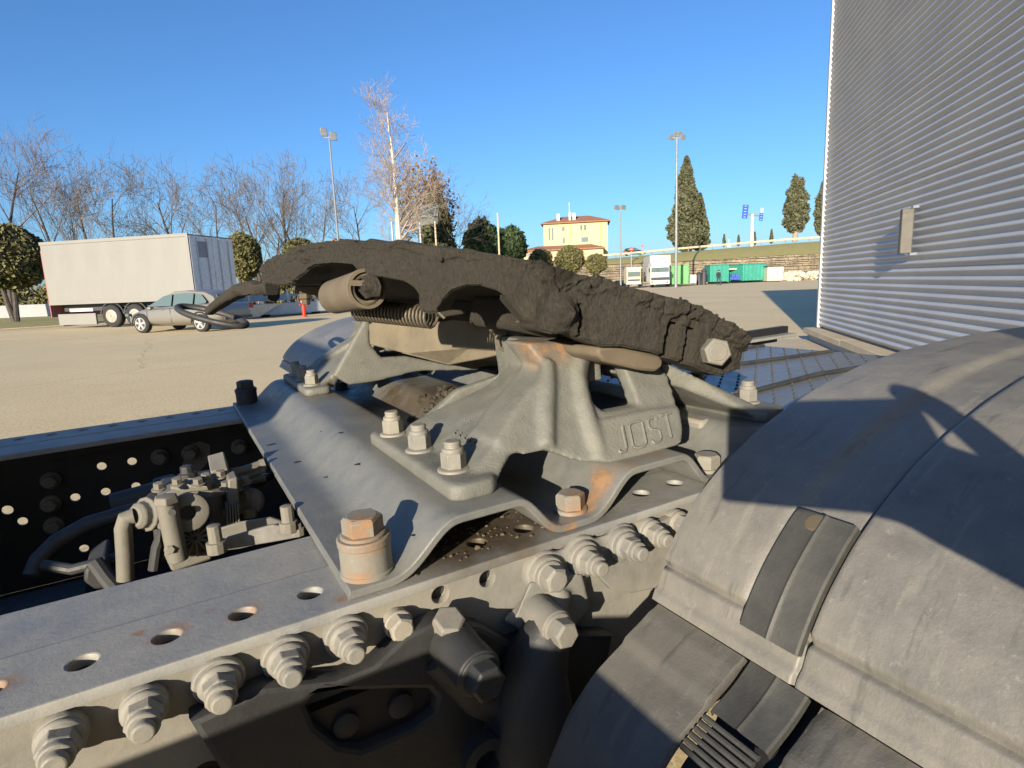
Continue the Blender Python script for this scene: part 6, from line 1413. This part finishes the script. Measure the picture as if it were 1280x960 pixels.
# wall fixture
def wallpt(x, y, n): 
    dr = MW @ ray(x, y); o0_ = np.array([0, 0, HC]); t_ = ((Cb + wn * n - o0_) @ wn) / (dr @ wn); q_ = o0_ + dr * t_; return float(-(q_ - Cb) @ wd), q_[2]
a1_, zA = wallpt(1128, 317, .125); a2_, zB = wallpt(1128, 262, .125)
aF = (a1_ + a2_) / 2; print('fixture', a1_, a2_, zA, zB)
lf = MB().hexa([B(aF - .02, .05, zA), B(aF + .05, .05, zA), B(aF + .04, .15, zA), B(aF - .02, .15, zA), B(aF - .02, .05, zB), B(aF + .05, .05, zB), B(aF + .04, .15, zB), B(aF - .02, .15, zB)]).build('wall_light', plain('fixture_grey', (.095, .09, .075), .6), bld, bevel=.008)
for zq in (zA - .02, zB): MB().hexa([B(aF - .02, .02, zq), B(aF + .09, .02, zq), B(aF + .05, .065, zq), B(aF - .01, .065, zq), B(aF - .02, .02, zq + .025), B(aF + .09, .02, zq + .025), B(aF + .05, .065, zq + .025), B(aF - .01, .065, zq + .025)]).build('bracket', M_galv, lf)
# concrete apron along the wall
MB().hexa([B(-.35, .12, -.05), B(WL, .12, -.05), B(WL, .95, -.05), B(-.35, .95, -.05), B(-.35, .12, .02), B(WL, .12, .02), B(WL, .95, .02), B(-.35, .95, .02)]).build('apron', M_conc, kind='structure', bevel=.01)
MB().hexa([B(-.35, .97, -.05), B(WL, .97, -.05), B(WL, 1.12, -.05), B(-.35, 1.12, -.05), B(-.35, .97, .035), B(WL, .97, .035), B(WL, 1.12, .035), B(-.35, 1.12, .035)]).build('kerb', M_conc, kind='structure', bevel=.01)

# ---- the photographer, whose phone and hand throw the shadow on the mudguard
cm_ = cam.matrix_world.copy()
M_ph = plain('phone_black', (.02, .02, .022), .3)
ph = bpy.data.objects.new('smartphone', None); COL.objects.link(ph); ph.empty_display_size = .05
place(ph, cm_ @ Matrix.Translation((.062, -.014, .006))); tagit(ph, 'black smartphone held level in the hand of the photographer', 'phone')
def inphone(mb, name, par): return mb.build(name, M_ph, par, cm_, bevel=.003)
pb = inphone(MB().box((-.016, -.052, .003), (.132, .025, .0105)), 'phone_body', ph)
pc = bpy.data.objects['phone_body']
wr_ = cm_ @ Vector((.165, -.060, .045)); ha_ = cm_ @ Vector((.140, -.042, .020))
P0 = np.array([.06, -.60, 0.]); fv = np.array([.4888, .856]); fv /= np.linalg.norm(fv); sv_ = np.array([fv[1], -fv[0]]); h_ = 1.76
def rel(p): d_ = np.array(p[:2]) - P0[:2]; return (float(d_ @ sv_) / h_, float(d_ @ fv) / h_, float(p[2]) / h_)
w3 = rel(wr_); a3 = rel(ha_); el3 = ((.12 + w3[0]) / 2 + .05, (w3[1]) * .42, .60)
person('person', P0, h_, fv, {'rel': el3, 'rwr': w3, 'rha': a3, 'head': (0, .05, .90), 'top': (0, .045, .955)}, 'person in a dark jacket leaning in and holding up a phone', (.05, .055, .07), (.04, .05, .08), (.45, .28, .2), (.05, .035, .025))
